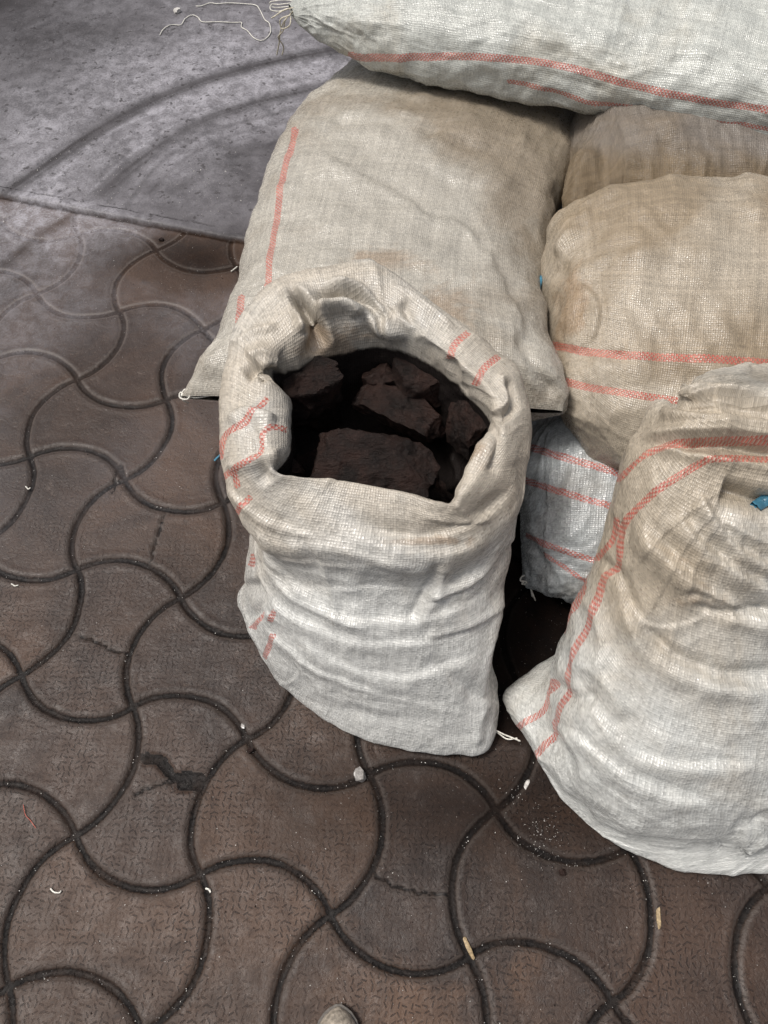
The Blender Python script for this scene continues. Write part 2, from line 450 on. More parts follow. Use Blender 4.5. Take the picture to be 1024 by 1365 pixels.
def build_ground():
    def axis(lo, hi, a, b, fine):
        core = np.arange(a, b + 1e-9, fine)
        l = a - np.geomspace(fine, a - lo, 22)[::-1]; r = b + np.geomspace(fine, hi - b, 22)
        return np.concatenate([l, core, r])
    xs = axis(-60, 60, -1.3, 1.05, .0044)
    ys = np.concatenate([-.12 - np.geomspace(.0044, 40, 22)[::-1], np.arange(-.12, 2.05, .0044), np.arange(2.05, 3.6, .0075), 3.6 + np.geomspace(.0075, 80, 22)])
    # finer band is enough where the joints show; the slab beyond is smooth
    Yg, Xg = np.meshgrid(ys, xs, indexing='ij')
    Q = np.stack([Xg, Yg], -1)
    G = np.full(Xg.shape, 1e9)
    wig = .004 * np.stack([noise(Xg * 9, Yg * 9, 1.), noise(Xg * 9, Yg * 9, 5.)], -1)
    near = (np.abs(Xg) < 2.2) & (Yg < 3.8) & (Yg > -.4)
    t = np.linspace(0, 1, 17)
    def seg_edges(p, q, sgn):
        mid = (p + q) / 2; d = q - p; n = np.array([-d[1], d[0]])
        s = .215
        # circular arc with sagitta s*|d|
        L = np.linalg.norm(d); r = (L * L / 4 + (s * L) ** 2) / (2 * s * L)
        c = mid - sgn * n / L * (r - s * L)
        a0 = math.atan2(*(p - c)[::-1]); a1 = math.atan2(*(q - c)[::-1])
        da = (a1 - a0 + math.pi) % (2 * math.pi) - math.pi
        aa = a0 + da * t
        return np.stack([c[0] + r * np.cos(aa), c[1] + r * np.sin(aa)], 1)
    for i in range(-8, 12):
        for j in range(-6, 12):
            for (di, dj, s) in ((1, 0, 1 if (i + j) % 2 else -1), (0, 1, 1 if (i + j) % 2 else -1)):
                p, q = lat(i, j), lat(i + di, j + dj)
                arc = seg_edges(p, q, s)
                lo, hi = arc.min(0) - .04, arc.max(0) + .04
                if hi[0] < -1.4 or lo[0] > 1.2 or hi[1] < -.3 or lo[1] > 2.4: continue
                iy0, iy1 = np.searchsorted(ys, [lo[1], hi[1]]); ix0, ix1 = np.searchsorted(xs, [lo[0], hi[0]])
                if iy1 <= iy0 or ix1 <= ix0: continue
                sub = Q[iy0:iy1, ix0:ix1] + wig[iy0:iy1, ix0:ix1]
                dd, _ = polydist(sub, arc)
                G[iy0:iy1, ix0:ix1] = np.minimum(G[iy0:iy1, ix0:ix1], np.abs(dd))
    # cracks
    cr = np.full(Xg.shape, 1e9)
    cracks = [[(105, 848), (130, 856), (150, 866), (172, 872)], [(178, 1060), (205, 1048), (235, 1040), (262, 1030)],
              [(498, 1166), (520, 1178), (550, 1188), (575, 1190), (606, 1196)], [(218, 686), (210, 715), (200, 748)], [(168, 640), (160, 620), (150, 655)]]
    for c in cracks:
        w = np.array([un(x, y)[:2] for x, y in c])
        w = smoothpoly(w, 30) + .003 * np.random.RandomState(3).normal(size=(30, 2)) * .6
        dd, _ = polydist(Q, w); cr = np.minimum(cr, np.abs(dd))
    hole = np.minimum(np.hypot(*(Q - un(252, 1042)[:2]).transpose(2, 0, 1)) / 1.0, 9)
    chip = sstep(.034, .016, hole + .016 * noise(Xg * 50, Yg * 50, 2.))
    w = np.array([un(x, y)[:2] for x, y in [(192, 1010), (212, 1012), (228, 1030), (250, 1042)]])
    dd, par = polydist(Q, w); chip = np.maximum(chip, sstep(.016, .006, np.abs(dd) + .006 * noise(Xg * 80, Yg * 80, 4.)) * sstep(0, .5, par + .3))
    width = .0048 + .0016 * noise(Xg * 14, Yg * 14, 8.)
    g = sstep(width + .0065, width * .5, G + .0016 * noise(Xg * 70, Yg * 70, 12.))
    gc = sstep(.0038, .0008, cr + .0025 * noise(Xg * 60, Yg * 60, 3.))
    side = (Q - edge_a) @ en
    side = side + .004 * noise(Xg * 20, Yg * 20, 6.) + .002 * noise(Xg * 90, Yg * 90, 1.)
    slab = sstep(-.003, .006, side)
    g = np.maximum(np.maximum(g, gc * .9), chip) * (1 - slab)
    # joints are filled level with dust near the slab
    px = pr(np.stack([Xg, Yg, 0 * Xg], -1)); PX, PY = px[..., 0], px[..., 1]
    okp = near
    fill = sstep(380, 640, PY + .25 * PX + 60 * noise(Xg * 5, Yg * 5, 2.)); fill = np.where(okp, fill, 1)
    fill = .22 + .78 * fill
    tile = .0016 * noise(Xg * 3.1, Yg * 3.1, 9.) + .0007 * noise(Xg * 18, Yg * 18, 2.)
    lip = .0012 * np.exp(-((G - .017) / .006) ** 2)
    Z = -.0068 * np.minimum(1, g * 1.1) * fill * (.92 + .16 * noise(Xg * 30, Yg * 30, 1.)) + tile + lip * (1 - slab)
    Z = Z * (1 - slab) + slab * (.012 + .0012 * noise(Xg * 6, Yg * 6, 3.) - .002 * sstep(.012, .0, side))
    # smooth rounding far away
    far = sstep(3, 5, np.hypot(Xg, Yg)); Z *= 1 - far
    # pale dust with sky sheen painted in: swept arcs, film below the slab edge
    def arcband(pts, wid):
        w = smoothpoly([un(x, y)[:2] for x, y in pts], 40)
        dd, par = polydist(Q, w); return dd, par
    dust_sheen = np.zeros_like(Xg); marks = np.zeros_like(Xg); dust_add = np.zeros_like(Xg)
    base = .38 * sstep(-.5, .6, fbm(Xg * 2.2, Yg * 2.2, 4.) + .25) * sstep(900, 280, PY + .35 * PX)  # film greying the left pavers, sheen painted in
    dust_sheen += np.where(okp, base, .2)
    dust_sheen += .95 * np.where(okp, np.exp(-(((PX - 330) / 230) ** 2 + ((PY - 105) / 70) ** 2)), 0)  # bright slab patches: dust and painted sheen
    dust_sheen += .85 * np.where(okp, np.exp(-(((PX - 60) / 70) ** 2 + ((PY - 215) / 60) ** 2)), 0)
    dust_sheen += .6 * np.where(okp, np.exp(-(((PX - 90) / 120) ** 2 + ((PY - 300) / 40) ** 2)), 0)
    dust_sheen += .35 * np.where(okp, np.exp(-(((PX - 215) / 60) ** 2 + ((PY - 210) / 50) ** 2)), 0)
    for pts, wid, amp in (([(10, 262), (60, 228), (130, 180), (220, 132), (330, 95), (440, 72), (520, 60)], .035, -1.0),
                     ([(140, 262), (185, 222), (260, 172), (340, 142), (440, 118), (500, 105)], .032, -.9),
                     ([(165, 290), (205, 232), (270, 185), (360, 158), (440, 140)], .012, -.5),
                     ([(30, 240), (90, 200), (165, 150), (260, 108), (360, 80), (440, 62)], .005, -.5),
                     ([(200, 262), (250, 215), (320, 182), (420, 160)], .006, -.45), ([(230, 262), (290, 222), (370, 195)], .02, -.35),
                     ([(120, 262), (170, 215), (240, 168), (330, 132), (440, 108)], .005, .45), ([(150, 200), (230, 150), (320, 112), (440, 84)], .006, .45),
                     ([(60, 262), (110, 210), (180, 165), (280, 125), (400, 96)], .010, .35),
                     ([(30, 268), (90, 218), (160, 175), (250, 140), (330, 118)], .006, .4),
                     ([(10, 350), (50, 318), (90, 290)], .022, -.8)):
        dd, par = arcband(pts, wid)
        streak = .9 + .25 * noise(dd * 160, par * 3, wid * 100)
        if amp < 0: marks = np.maximum(marks, -amp * np.exp(-(dd / wid) ** 2) * (.8 + .35 * noise(dd * 160, par * 3, wid * 100)) * np.where(okp, 1, 0))
        else: dust_add += amp * np.exp(-(dd / wid) ** 2)
    fine = .85 + .32 * fbm(Xg * 16, Yg * 16, 5., 5)
    dust_sheen = np.clip(dust_sheen * fine, 0, .95) + dust_add * np.clip(fine, 0, 1.3)
    dust_sheen *= 1 - .93 * np.clip(marks, 0, 1)
    # broken pale rim of the slab edge
    dust_sheen += .14 * np.exp(-((side - .016) / .012) ** 2) * slab
    dark = np.exp(-(((PX - 270) / 75) ** 2 + ((PY - 345) / 28) ** 2)); dust_sheen -= .9 * np.where(okp, dark, 0)
    dust_sheen = np.clip(dust_sheen, 0, 1)
    emb = sstep(520, 900, PY + 60 * noise(Xg * 4, Yg * 4, 7.)) * .9 + .1; emb = np.where(okp, emb, .5) * (1 - slab) * (PX < 600) + emb * (PX >= 600) * sstep(930, 1010, PY) * okp
    warm = np.where(okp, sstep(1050, 1365, PY) * np.exp(-((PX - 500) / 260) ** 2), 0)  # warm reflected tint painted on the pavers at the bottom
    soot_shade = np.where(okp, sstep(1010, 965, PY + 8 * noise(Xg * 30, Yg * 30, 3.)) * sstep(560, 640, PX) * (PY > 500), 0)  # gap between the sacks: coal dust with its shade painted in
    soot_shade = np.maximum(soot_shade, np.where(okp, .6 * dark, 0))  # dark patch below the slab edge
    soot_shade = np.maximum(soot_shade, .38 * np.clip(marks, 0, 1))
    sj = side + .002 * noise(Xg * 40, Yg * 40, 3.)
    soot_shade = np.maximum(soot_shade, np.where(okp, .85 * np.exp(-((sj - .034) / .0022) ** 2) * sstep(330, 240, PX) * sstep(-.3, .2, noise(Xg * 12, Yg * 12, 3.) + .15), 0))
    soot_shade = np.maximum(soot_shade, np.where(okp, .8 * np.exp(-((sj + .004) / .006) ** 2), 0))  # shade under the slab edge, painted as a dark strip
    soot_shade = np.maximum(soot_shade, np.where(okp, .45 * slab * np.exp(-((PX / 190) ** 2 + ((PY - 20) / 120) ** 2)), 0))
    soot_shade = np.maximum(soot_shade, np.where(okp, .55 * np.exp(-(((PX - 690) / 330) ** 2 + ((PY - 1075) / 90) ** 2)), 0))  # darker ground in front of the two standing sacks
    P = np.stack([Xg, Yg, Z], -1)[:, ::-1]
    ca_, sa_ = math.cos(YAW), math.sin(YAW)
    lu = (ca_ * (Xg - OX) + sa_ * (Yg - OY)) / PT; lv = (-sa_ * (Xg - OX) + ca_ * (Yg - OY)) / PT
    ju, fu = np.floor(lu), lu - np.floor(lu); jv, fv = np.floor(lv), lv - np.floor(lv)
    rj = np.round(lv); offv = np.where((ju + rj) % 2 == 1, 1, -1) * .86 * fu * (1 - fu); TJ = np.where(lv > rj + offv, rj, rj - 1)
    ri = np.round(lu); offu = np.where((ri + jv) % 2 == 1, -1, 1) * .86 * fv * (1 - fv); TI = np.where(lu > ri + offu, ri, ri - 1)
    tone = np.mod(np.sin(TI * 12.9898 + TJ * 78.233) * 43758.5453, 1.0) * (np.abs(Xg) < 3) + .4 * (np.abs(Xg) >= 3)
    jdist = np.minimum(np.minimum(G, .03), np.minimum(cr * 1.6 + .0022, .03)); jdist = np.where(chip > .5, 0, jdist) * (1 - slab) + .03 * slab
    global JOINT
    JOINT = (xs, ys, G + slab)
    A = dict(jdist=jdist, tone=tone, groove=g, dust_sheen=dust_sheen, fill=fill, emboss=emb, warm=warm, soot_shade=soot_shade, slab=slab)
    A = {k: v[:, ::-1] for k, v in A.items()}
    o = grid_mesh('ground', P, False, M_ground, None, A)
    o['kind'] = 'structure'
    return o
build_ground()

# ------------------------------------------------------------------ sack machinery
def finish_sack(name, P, mat, parent, stripes_v=(), stripe_w=.012, stripes_img=(), folds=(), lumps=.006, wr=.004, wr_dir=(9, 30),
                seed=1., dirt_shading=None, brown=None, soot_shade=None, ncr=40, cr_amp=.0035, endfade=0, crum=.006):
    """P (nu,nv,3) dense base grid; adds cloth relief along the normal, builds the mesh with cloth UV"""
    nu, nv = P.shape[:2]
    N = grid_normals(P)
    if (N[nu // 4:-nu // 4] * (P - P.mean(axis=1, keepdims=True))[nu // 4:-nu // 4]).sum() < 0:
        P = P[:, ::-1].copy(); N = grid_normals(P)
    du = np.linalg.norm(np.diff(P, axis=0), axis=-1).mean(1); U = np.concatenate([[0], np.cumsum(du)])
    Pc = np.concatenate([P, P[:, :1]], 1)
    dv = np.linalg.norm(np.diff(Pc, axis=1), axis=-1); Vmid = np.median(dv, axis=0); V = np.concatenate([[0], np.cumsum(Vmid)])
    UU = np.repeat(U[:, None], nv + 1, 1); VV = np.repeat(V[None], nu, 0)
    a, b = P[..., 0], P[..., 1]; c = P[..., 2]
    s = seed * 7.3
    # charcoal lumps pushing the cloth out
    lump = noise(a * 11 + s, b * 11, c * 11 + s) + .55 * noise(a * 23, b * 23 + s, c * 23)
    lump = np.where(lump > 0, lump, lump * .7)
    d = lumps * lump
    warp = noise(a * 5 + s, b * 5, c * 5) * .5
    ca = (P - np.array([0, 0, 0]))
    u_, v_ = UU[:, :-1], VV[:, :-1]
    # periodic blend for v so there is no seam jump
    def per(fn):
        tot = V[-1]; w = sstep(0, .06, v_) 
        return fn(v_) * w + fn(v_ + tot) * (1 - w)
    d += wr * (per(lambda v: ridge(u_ * wr_dir[0] + warp + s, v * wr_dir[1] + warp * 3, s, 2, 2.0)) - .6)
    d += wr * .6 * (per(lambda v: ridge((u_ + v * .6) * wr_dir[1] * .8 + warp * 2, (v - u_ * .5) * wr_dir[0] + s, s + 4, 2, 2.5)) - .5)
    d += wr * .35 * fbm(a * 60, b * 60 + s, c * 60, 2)
    wx_, wy_ = noise(a * 6, b * 6, c * 6 + s) * .55, noise(a * 6 + s, b * 6 + 9, c * 6) * .55
    cr1 = cells(a * 11 + wx_ + s, b * 11 + wy_, c * 11 - wx_) - .5
    cr2 = cells(a * 26 + wy_ * 2 + s, b * 26 - wx_ * 2, c * 26 + wy_ * 2) - .5
    cm = .35 + .9 * sstep(-.4, .5, noise(a * 4.3, b * 4.3 + s, c * 4.3))
    d += crum * cm * (cr1 * 1.0 + cr2 * .42)
    rc = np.random.RandomState(int(seed * 10))
    for k in range(ncr):
        # crisp tension creases of stiff woven plastic
        uc, vc = rc.uniform(.03, .97) * U[-1], rc.uniform(0, 1) * V[-1]; an = rc.normal() * .55 + (0 if rc.rand() < .5 else math.pi / 2)
        ln, wd_ = rc.uniform(.04, .15), rc.uniform(.006, .022); bend = rc.normal() * 3
        dv_ = (v_ - vc + V[-1] / 2) % V[-1] - V[-1] / 2
        t_ = (u_ - uc) * math.cos(an) + dv_ * math.sin(an); n_ = -(u_ - uc) * math.sin(an) + dv_ * math.cos(an)
        n_ = n_ - bend * t_ * t_ - .006 * warp * 2
        q = np.exp(-(np.maximum(n_, 0) / wd_) ** 1.5) * np.exp(-(np.minimum(n_, 0) / (wd_ * .3)) ** 2) * np.exp(-(t_ / ln) ** 4)
        d += .75 * cr_amp * rc.uniform(-.6, 1.3) * (wd_ / .012) ** .5 * q
    if endfade:
        tt = np.linspace(0, 1, nu)[:, None]; d = d * (.15 + .85 * sstep(0, endfade, np.minimum(tt, 1 - tt)))
    px = pr(P)
    view = np.array([0, 0, CAM_H]) - P; view /= np.linalg.norm(view, axis=-1, keepdims=True)
    facing = sstep(-.15, .15, (N * view).sum(-1))
    face2 = sstep(-.45, -.2, (N * view).sum(-1))
    wob = 3.0 * np.stack([noise(a * 16, b * 16, s), noise(a * 16, b * 16, s + 3)], -1)
    for f in folds:
        kind, pts, wid, amp = f[:4]
        dd, par = polydist(px + wob, smoothpoly(pts, 36))
        fade = sstep(0, .18, par) * sstep(1, .82, par)
        if len(f) > 4: fade = sstep(0, .05, par) * sstep(1, 1 - .05, par)
        if kind == 'valley': q = -np.exp(-(dd / wid) ** 2)
        elif kind == 'ridge': q = np.exp(-(np.abs(dd) / wid) ** 1.4)
        elif kind == 'crease': q = np.exp(-(np.maximum(dd - wid * .1, 0) / wid) ** 2) * np.exp(-(np.minimum(dd, 0) / (wid * .28)) ** 2)   # long slope one side, steep other side
        elif kind == 'step': q = np.tanh(dd / (wid * .25)) * np.exp(-(dd / wid) ** 2)
        elif kind == 'bulge': q = np.exp(-(dd / wid) ** 2)
        d += amp * q * fade * facing
    P2 = P + N * d[..., None]
    P2[..., 2] = np.maximum(P2[..., 2], .0155) if P[..., 2].min() < .05 else P2[..., 2]
    st = np.full((nu, nv), 9.0)
    for sv in stripes_v:
        st = np.minimum(st, np.abs(v_ - sv * V[-1]) / stripe_w)
    for pts, w in stripes_img:
        dd, par = polydist(px + wob * .2, smoothpoly(pts, 36))
        dd = np.abs(dd) / w + 8 * (1 - face2)
        dd = np.where((par <= .001) | (par >= .999), np.maximum(dd, 1.5), dd)
        st = np.minimum(st, dd)
    z0 = np.zeros((nu, nv))
    at = dict(stripe=st, dirt_shading=z0 if dirt_shading is None else dirt_shading(px, P2, u_, v_), brown=z0 if brown is None else brown(px, P2, u_, v_), soot_shade=z0 if soot_shade is None else soot_shade)
    return grid_mesh(name, P2, True, mat, parent, at, (UU, VV))

def blob(px, cx, cy, rx, ry, amp=1.0):
    return amp * np.exp(-(((px[..., 0] - cx) / rx) ** 2 + ((px[..., 1] - cy) / ry) ** 2))

def pillow(L, Rr, top, bot, nu=230, nv=300, pw=.62, endt=.008, endw=.10):
    """sack lying down. L, Rr: edge curves (world pts), top/bot: half heights along the length"""
    L = catmull(L, nu, False); Rr = catmull(Rr, nu, False)
    h = np.interp(np.linspace(0, 1, nu), np.linspace(0, 1, len(top)), top) if False else catmull(np.array(top)[:, None], nu, False)[:, 0]
    hb = catmull(np.array(bot)[:, None], nu, False)[:, 0]
    t = np.linspace(0, 1, nu)
    prof = np.minimum(sstep(0, 1, np.clip(t / endw, 0, 1)) ** .5, sstep(0, 1, np.clip((1 - t) / endw, 0, 1)) ** .5)
    prof = np.sqrt(np.clip(1 - (1 - np.clip(np.minimum(t, 1 - t) / endw, 0, 1)) ** 2, 0, 1))
    h = endt + (h - endt) * prof; hb = endt + (hb - endt) * prof
    th = np.arange(nv) / nv * 2 * np.pi
    c = np.cos(th); s = np.sin(th)
    cx = np.sign(c) * np.abs(c) ** .85; 
    # flat pressed cross-section near the ends is handled by h -> endt
    M = (L + Rr) / 2; D = (Rr - L) / 2
    T = np.gradient(M, axis=0); T /= np.linalg.norm(T, axis=1)[:, None]
    up = np.cross(D, T); up /= np.linalg.norm(up, axis=1)[:, None]
    up = np.where(up[:, 2:3] < 0, -up, up)
    sz = np.sign(s) * np.abs(s) ** pw
    H = np.where(s[None] > 0, h[:, None], hb[:, None]) * sz[None]
    return M[:, None] + D[:, None] * cx[None, :, None] + up[:, None] * H[..., None]

def rings(ctrl, nu=260, nv=340, tq=None):
    C = np.array(ctrl, float)
    A = catmull(C, nu, False)
    A = np.transpose(catmull(np.transpose(A, (1, 0, 2)), nv, True), (1, 0, 2))
    return A

GROUP = 'woven charcoal sacks piled on the paving'
W = un
#@@SACKS
# ---- cloth kinds
GREY = (.56, .565, .53); CREAM = (.52, .475, .39); TAN = (.36, .29, .21)
C_open = cloth_mat('open_sack_cloth', (.53, .53, .505), (.41, .365, .30), .36, .84, .40, seed=1.3)
C_back = cloth_mat('tan_sack_cloth', (.385, .36, .31), (.235, .195, .145), .34, .68, .38, seed=2.2, gloss=.6)
C_top = cloth_mat('pale_sack_cloth', (.45, .46, .425), (.39, .365, .30), .50, .72, .40, seed=3.7, brown_amt=.25)
C_right = cloth_mat('dusty_sack_cloth', (.375, .325, .255), (.25, .195, .13), .32, .66, .42, seed=4.1, gloss=.5)
C_far = cloth_mat('grey_brown_sack_cloth', (.175, .155, .135), (.155, .115, .07), .30, .78, .52, seed=5.9, gloss=.2)
C_low = cloth_mat('bluish_sack_cloth', (.42, .45, .46), (.30, .29, .27), .45, .7, .36, seed=6.4, gloss=.6, brown_amt=.1)
C_front = cloth_mat('front_sack_cloth', (.52, .525, .50), (.38, .325, .25), .36, .84, .38, seed=7.5, gloss=.55)

# ---- B: tan sack lying behind the open one
zb = .33
BL = [W(243, 529, zb), W(272, 499, zb), W(300, 455, zb), W(315, 412, zb), W(328, 345, zb), W(351, 262, zb), W(378, 197, zb), W(406, 163, zb), W(453, 116, zb), W(472, 80, zb), W(478, 50, zb)]
BR = [W(750, 549, .40), W(757, 528, .395), W(738, 480, .37), W(722, 430, .35), W(722, 375, zb), W(736, 310, zb), W(752, 255, zb), W(772, 195, zb), W(784, 150, zb), W(790, 110, zb), W(788, 80, zb)]
P = pillow(BL, BR, [.045, .12, .135, .14, .14, .135, .13, .12, .08, .03], [.03, .10, .12, .12, .12, .12, .12, .10, .06, .03])
b_root = empty('charcoal_sack', (0.0, 1.4, zb), 'large tan sack lying directly behind the open sack, red stripe down its left edge', 'sack', GROUP)
finish_sack('sack_cloth', P, C_back, b_root, crum=0.007, endfade=.06, stripes_img=[([(394, 170), (377, 240), (364, 320), (353, 410), (345, 480)], 4.2), ([(324, 395), (318, 425), (311, 470), (300, 520)], 4.)], lumps=.009, wr=.002, wr_dir=(6, 12), seed=2.,
    folds=[('step', [(470, 225), (540, 262), (570, 285), (620, 300), (650, 350)], 14, .006),
           ('crease', [(395, 205), (440, 215), (500, 250)], 18, .008), ('valley', [(690, 440), (712, 490), (745, 530)], 10, .012),
           ('crease', [(640, 330), (672, 390), (700, 450)], 22, .008), ('ridge', [(660, 250), (700, 230), (735, 262)], 16, .006)],
    dirt_shading=lambda px, P, u, v: blob(px, 620, 160, 150, 80, .22) + blob(px, 700, 300, 80, 160, .14) - blob(px, 530, 260, 80, 120, .45) - blob(px, 330, 450, 60, 90, .12),  # painted highlight at the centre, shade under the top sack and at right
    brown=lambda px, P, u, v: blob(px, 500, 350, 70, 20, .30) + blob(px, 590, 400, 60, 34, .18) + blob(px, 540, 120, 110, 45, .12))  # brown stains, plus shade painted below the top sack

# ---- C: pale sack on top, across the back
zc = .56
CL = [W(385, 8, zc), W(430, -35, zc), W(520, -70, zc), W(680, -80, zc), W(850, -70, zc), W(1000, -40, zc), W(1150, 10, zc), W(1260, 60, zc)]
CR = [W(392, 22, zc), W(428, 44, zc - .02), W(500, 74, zc - .03), W(640, 108, zc - .04), W(800, 137, zc - .05), W(960, 165, zc - .05), W(1120, 195, zc - .05), W(1260, 200, zc)]
P = pillow(CL, CR, [.01, .06, .11, .13, .13, .13, .12, .03], [.01, .05, .08, .09, .09, .09, .08, .03], pw=.7)
c_root = empty('charcoal_sack', (0.35, 2.0, .5), 'pale greenish white sack lying across the top of the pile with knotted end', 'sack', GROUP)
finish_sack('sack_cloth', P, C_top, c_root, crum=0.007, endfade=.06, stripes_img=[([(462, 76), (540, 76), (640, 76), (740, 86), (850, 115), (960, 138), (1060, 150)], 5.2), ([(675, 109), (740, 122), (800, 137), (880, 150), (960, 164), (1060, 178)], 3.2)],
    lumps=.009, wr=.003, wr_dir=(6, 22), seed=3.,
    folds=[('valley', [(395, 12), (440, 40), (520, 62)], 10, .006), ('ridge', [(640, 40), (750, 30), (850, 60)], 24, .006), ('valley', [(700, 95), (820, 120), (1000, 150)], 10, .004)])

# ---- D: dusty tan sack at the right
zd = .38
DL = [W(716, 350, zd), W(752, 292, zd + .02), W(850, 262, zd + .06), W(960, 262, zd + .06), W(1080, 270, zd + .05), W(1220, 290, zd + .04), W(1330, 330, zd)]
DR = [W(740, 540, zd - .04), W(768, 572, zd - .05), W(815, 618, zd - .09), W(930, 640, zd - .09), W(1060, 650, zd - .08), W(1220, 640, zd - .06), W(1330, 560, zd)]
P = pillow(DL, DR, [.06, .12, .16, .17, .17, .15, .05], [.05, .10, .12, .12, .12, .10, .04], endw=.12, pw=.75)
d_root = empty('charcoal_sack', (.65, 1.05, zd), 'dusty tan sack with two red stripes at the right, above the shaded bluish sack', 'sack', GROUP)
finish_sack('sack_cloth', P, C_right, d_root, crum=0.008, endfade=.06, stripes_img=[([(722, 458), (770, 466), (840, 474), (920, 478), (990, 482), (1060, 486)], 5.5), ([(735, 500), (775, 514), (820, 522), (870, 530), (930, 536)], 5.0)],
    lumps=.010, wr=.002, wr_dir=(7, 14), seed=4.,
    folds=[('crease', [(735, 400), (760, 370), (800, 345), (870, 330)], 16, .006), ('valley', [(728, 462), (760, 470), (850, 478)], 9, .006),
           ('valley', [(740, 380), (770, 330), (790, 290)], 14, .009), ('step', [(760, 365), (795, 400), (795, 440), (780, 465)], 12, .005), ('ridge', [(740, 345), (765, 300), (790, 275)], 9, .01)],
    dirt_shading=lambda px, P, u, v: blob(px, 900, 290, 160, 40, .15) - blob(px, 900, 400, 90, 60, .12) - sstep(500, 560, px[..., 1]) * .35,
    brown=lambda px, P, u, v: blob(px, 765, 420, 35, 50, .32))

# ---- E: grey-brown sack behind it
ze = .40
EL = [W(752, 292, ze - .03), W(768, 200, ze + .02), W(782, 130, ze + .03), W(860, 105, ze + .04), W(960, 105, ze + .04), W(1080, 120, ze + .03), W(1200, 150, ze)]
ER = [W(754, 300, ze - .03), W(772, 296, ze - .02), W(820, 300, ze - .04), W(900, 310, ze - .05), W(980, 310, ze - .05), W(1090, 300, ze - .04), W(1200, 240, ze)]
P = pillow(EL, ER, [.012, .06, .11, .13, .13, .12, .03], [.012, .05, .10, .12, .12, .10, .03], nu=180, nv=240, pw=.75)
e_root = empty('charcoal_sack', (.65, 1.5, ze), 'shiny grey brown sack squeezed between the pale top sack and the dusty tan one', 'sack', GROUP)
finish_sack('sack_cloth', P, C_far, e_root, crum=.004, endfade=.06, lumps=.010, wr=.0028, wr_dir=(20, 6), seed=5.,
    folds=[('ridge', [(760, 285), (775, 230), (790, 190)], 10, .01), ('valley', [(800, 280), (805, 230), (800, 190)], 9, .006), ('ridge', [(870, 260), (868, 220), (870, 190)], 8, .005), ('ridge', [(935, 265), (938, 225), (935, 200)], 8, .005)],
    dirt_shading=lambda px, P, u, v: sstep(170, 250, px[..., 1]) * .32 - .08)

# ---- F: bluish sack at the bottom of the gap
zf = .15
FL = [W(690, 580, zf), W(735, 520, zf + .04), W(800, 480, zf + .08), W(900, 460, zf + .08), W(1010, 470, zf + .06), W(1150, 520, zf)]
FR = [W(697, 775, .03), W(730, 792, .05), W(775, 806, .07), W(860, 830, .07), W(1010, 840, .07), W(1200, 800, .05)]
P = pillow(FL, FR, [.06, .12, .13, .13, .12, .03], [.02, .05, .08, .08, .08, .02], nu=180, nv=240, pw=.8)
f_root = empty('charcoal_sack', (.55, .85, zf), 'bluish grey sack with faded red stripes in the shaded gap below the others', 'sack', GROUP)
finish_sack('sack_cloth', P, C_low, f_root, crum=0.01, endfade=.06, stripes_img=[([(690, 590), (730, 603), (780, 618), (840, 634)], 5.), ([(690, 638), (730, 650), (770, 662), (820, 676)], 4.5), ([(700, 714), (735, 728), (775, 742), (830, 758)], 4.), ([(725, 738), (750, 755), (775, 772), (800, 786)], 2.8)],
    lumps=.010, wr=.004, wr_dir=(8, 20), seed=6., folds=[('valley', [(700, 715), (720, 735), (745, 775)], 7, .008), ('ridge', [(705, 700), (730, 745), (760, 790)], 7, .007)])

# ---- A: the open sack
def ell(cx, cy, z, a, b, rot, tilt=0.0, pw=.85, tx=0.0):
    o = []
    for k in range(16):
        t = k * math.pi / 8; c, s = math.cos(t), math.sin(t)
        x = a * math.copysign(abs(c) ** pw, c); y = b * math.copysign(abs(s) ** pw, s)
        cr, sr = math.cos(rot), math.sin(rot)
        o.append((cx + cr * x - sr * y, cy + sr * x + cr * y, z + tilt * (sr * x + cr * y) + tx * x))
    return o
base = [(.205, .335), (.225, .45), (.19, .56), (.11, .64), (.0, .70), (-.1, .73), (-.2, .72), (-.275, .69), (-.31, .655), (-.285, .575), (-.25, .51), (-.20, .452), (-.13, .40), (-.05, .357), (.04, .333), (.13, .322)]
bc = np.mean(base, 0)
def sc(k, z, dz=0): return [(bc[0] + (x - bc[0]) * k, bc[1] + (y - bc[1]) * k, z) for x, y in base]
A_ctrl = [sc(.03, .016), sc(.6, .016), sc(.95, .017), sc(1.0, .035), ]
A_ctrl.append([(x, y, .11) for x, y in [(.195, .40), (.205, .50), (.18, .60), (.11, .68), (.0, .73), (-.1, .75), (-.2, .74), (-.265, .71), (-.285, .64), (-.27, .575), (-.235, .51), (-.18, .455), (-.115, .415), (-.04, .385), (.05, .368), (.135, .365)]])
A_ctrl.append([(x, y, .23) for x, y in [(.205, .50), (.205, .59), (.175, .68), (.11, .75), (.0, .80), (-.1, .81), (-.18, .80), (-.24, .76), (-.262, .69), (-.252, .61), (-.225, .55), (-.175, .50), (-.11, .465), (-.03, .445), (.06, .435), (.145, .445)]])
A_ctrl.append([(x, y, .34) for x, y in [(.22, .60), (.222, .68), (.19, .77), (.12, .83), (.0, .87), (-.09, .88), (-.165, .87), (-.215, .82), (-.232, .75), (-.23, .68), (-.21, .61), (-.165, .565), (-.10, .535), (-.02, .52), (.07, .515), (.155, .53)]])
out = [(706, 600, .50), (704, 540, .53), (690, 496, .55), (602, 428, .57), (505, 362, .60), (432, 366, .60), (370, 378, .58), (322, 430, .55), (297, 510, .52), (293, 590, .49), (312, 676, .435), (352, 722, .42), (430, 735, .43), (520, 745, .43), (612, 735, .43), (690, 672, .45)]
A_ctrl.append([tuple(W(*q)) for q in out])
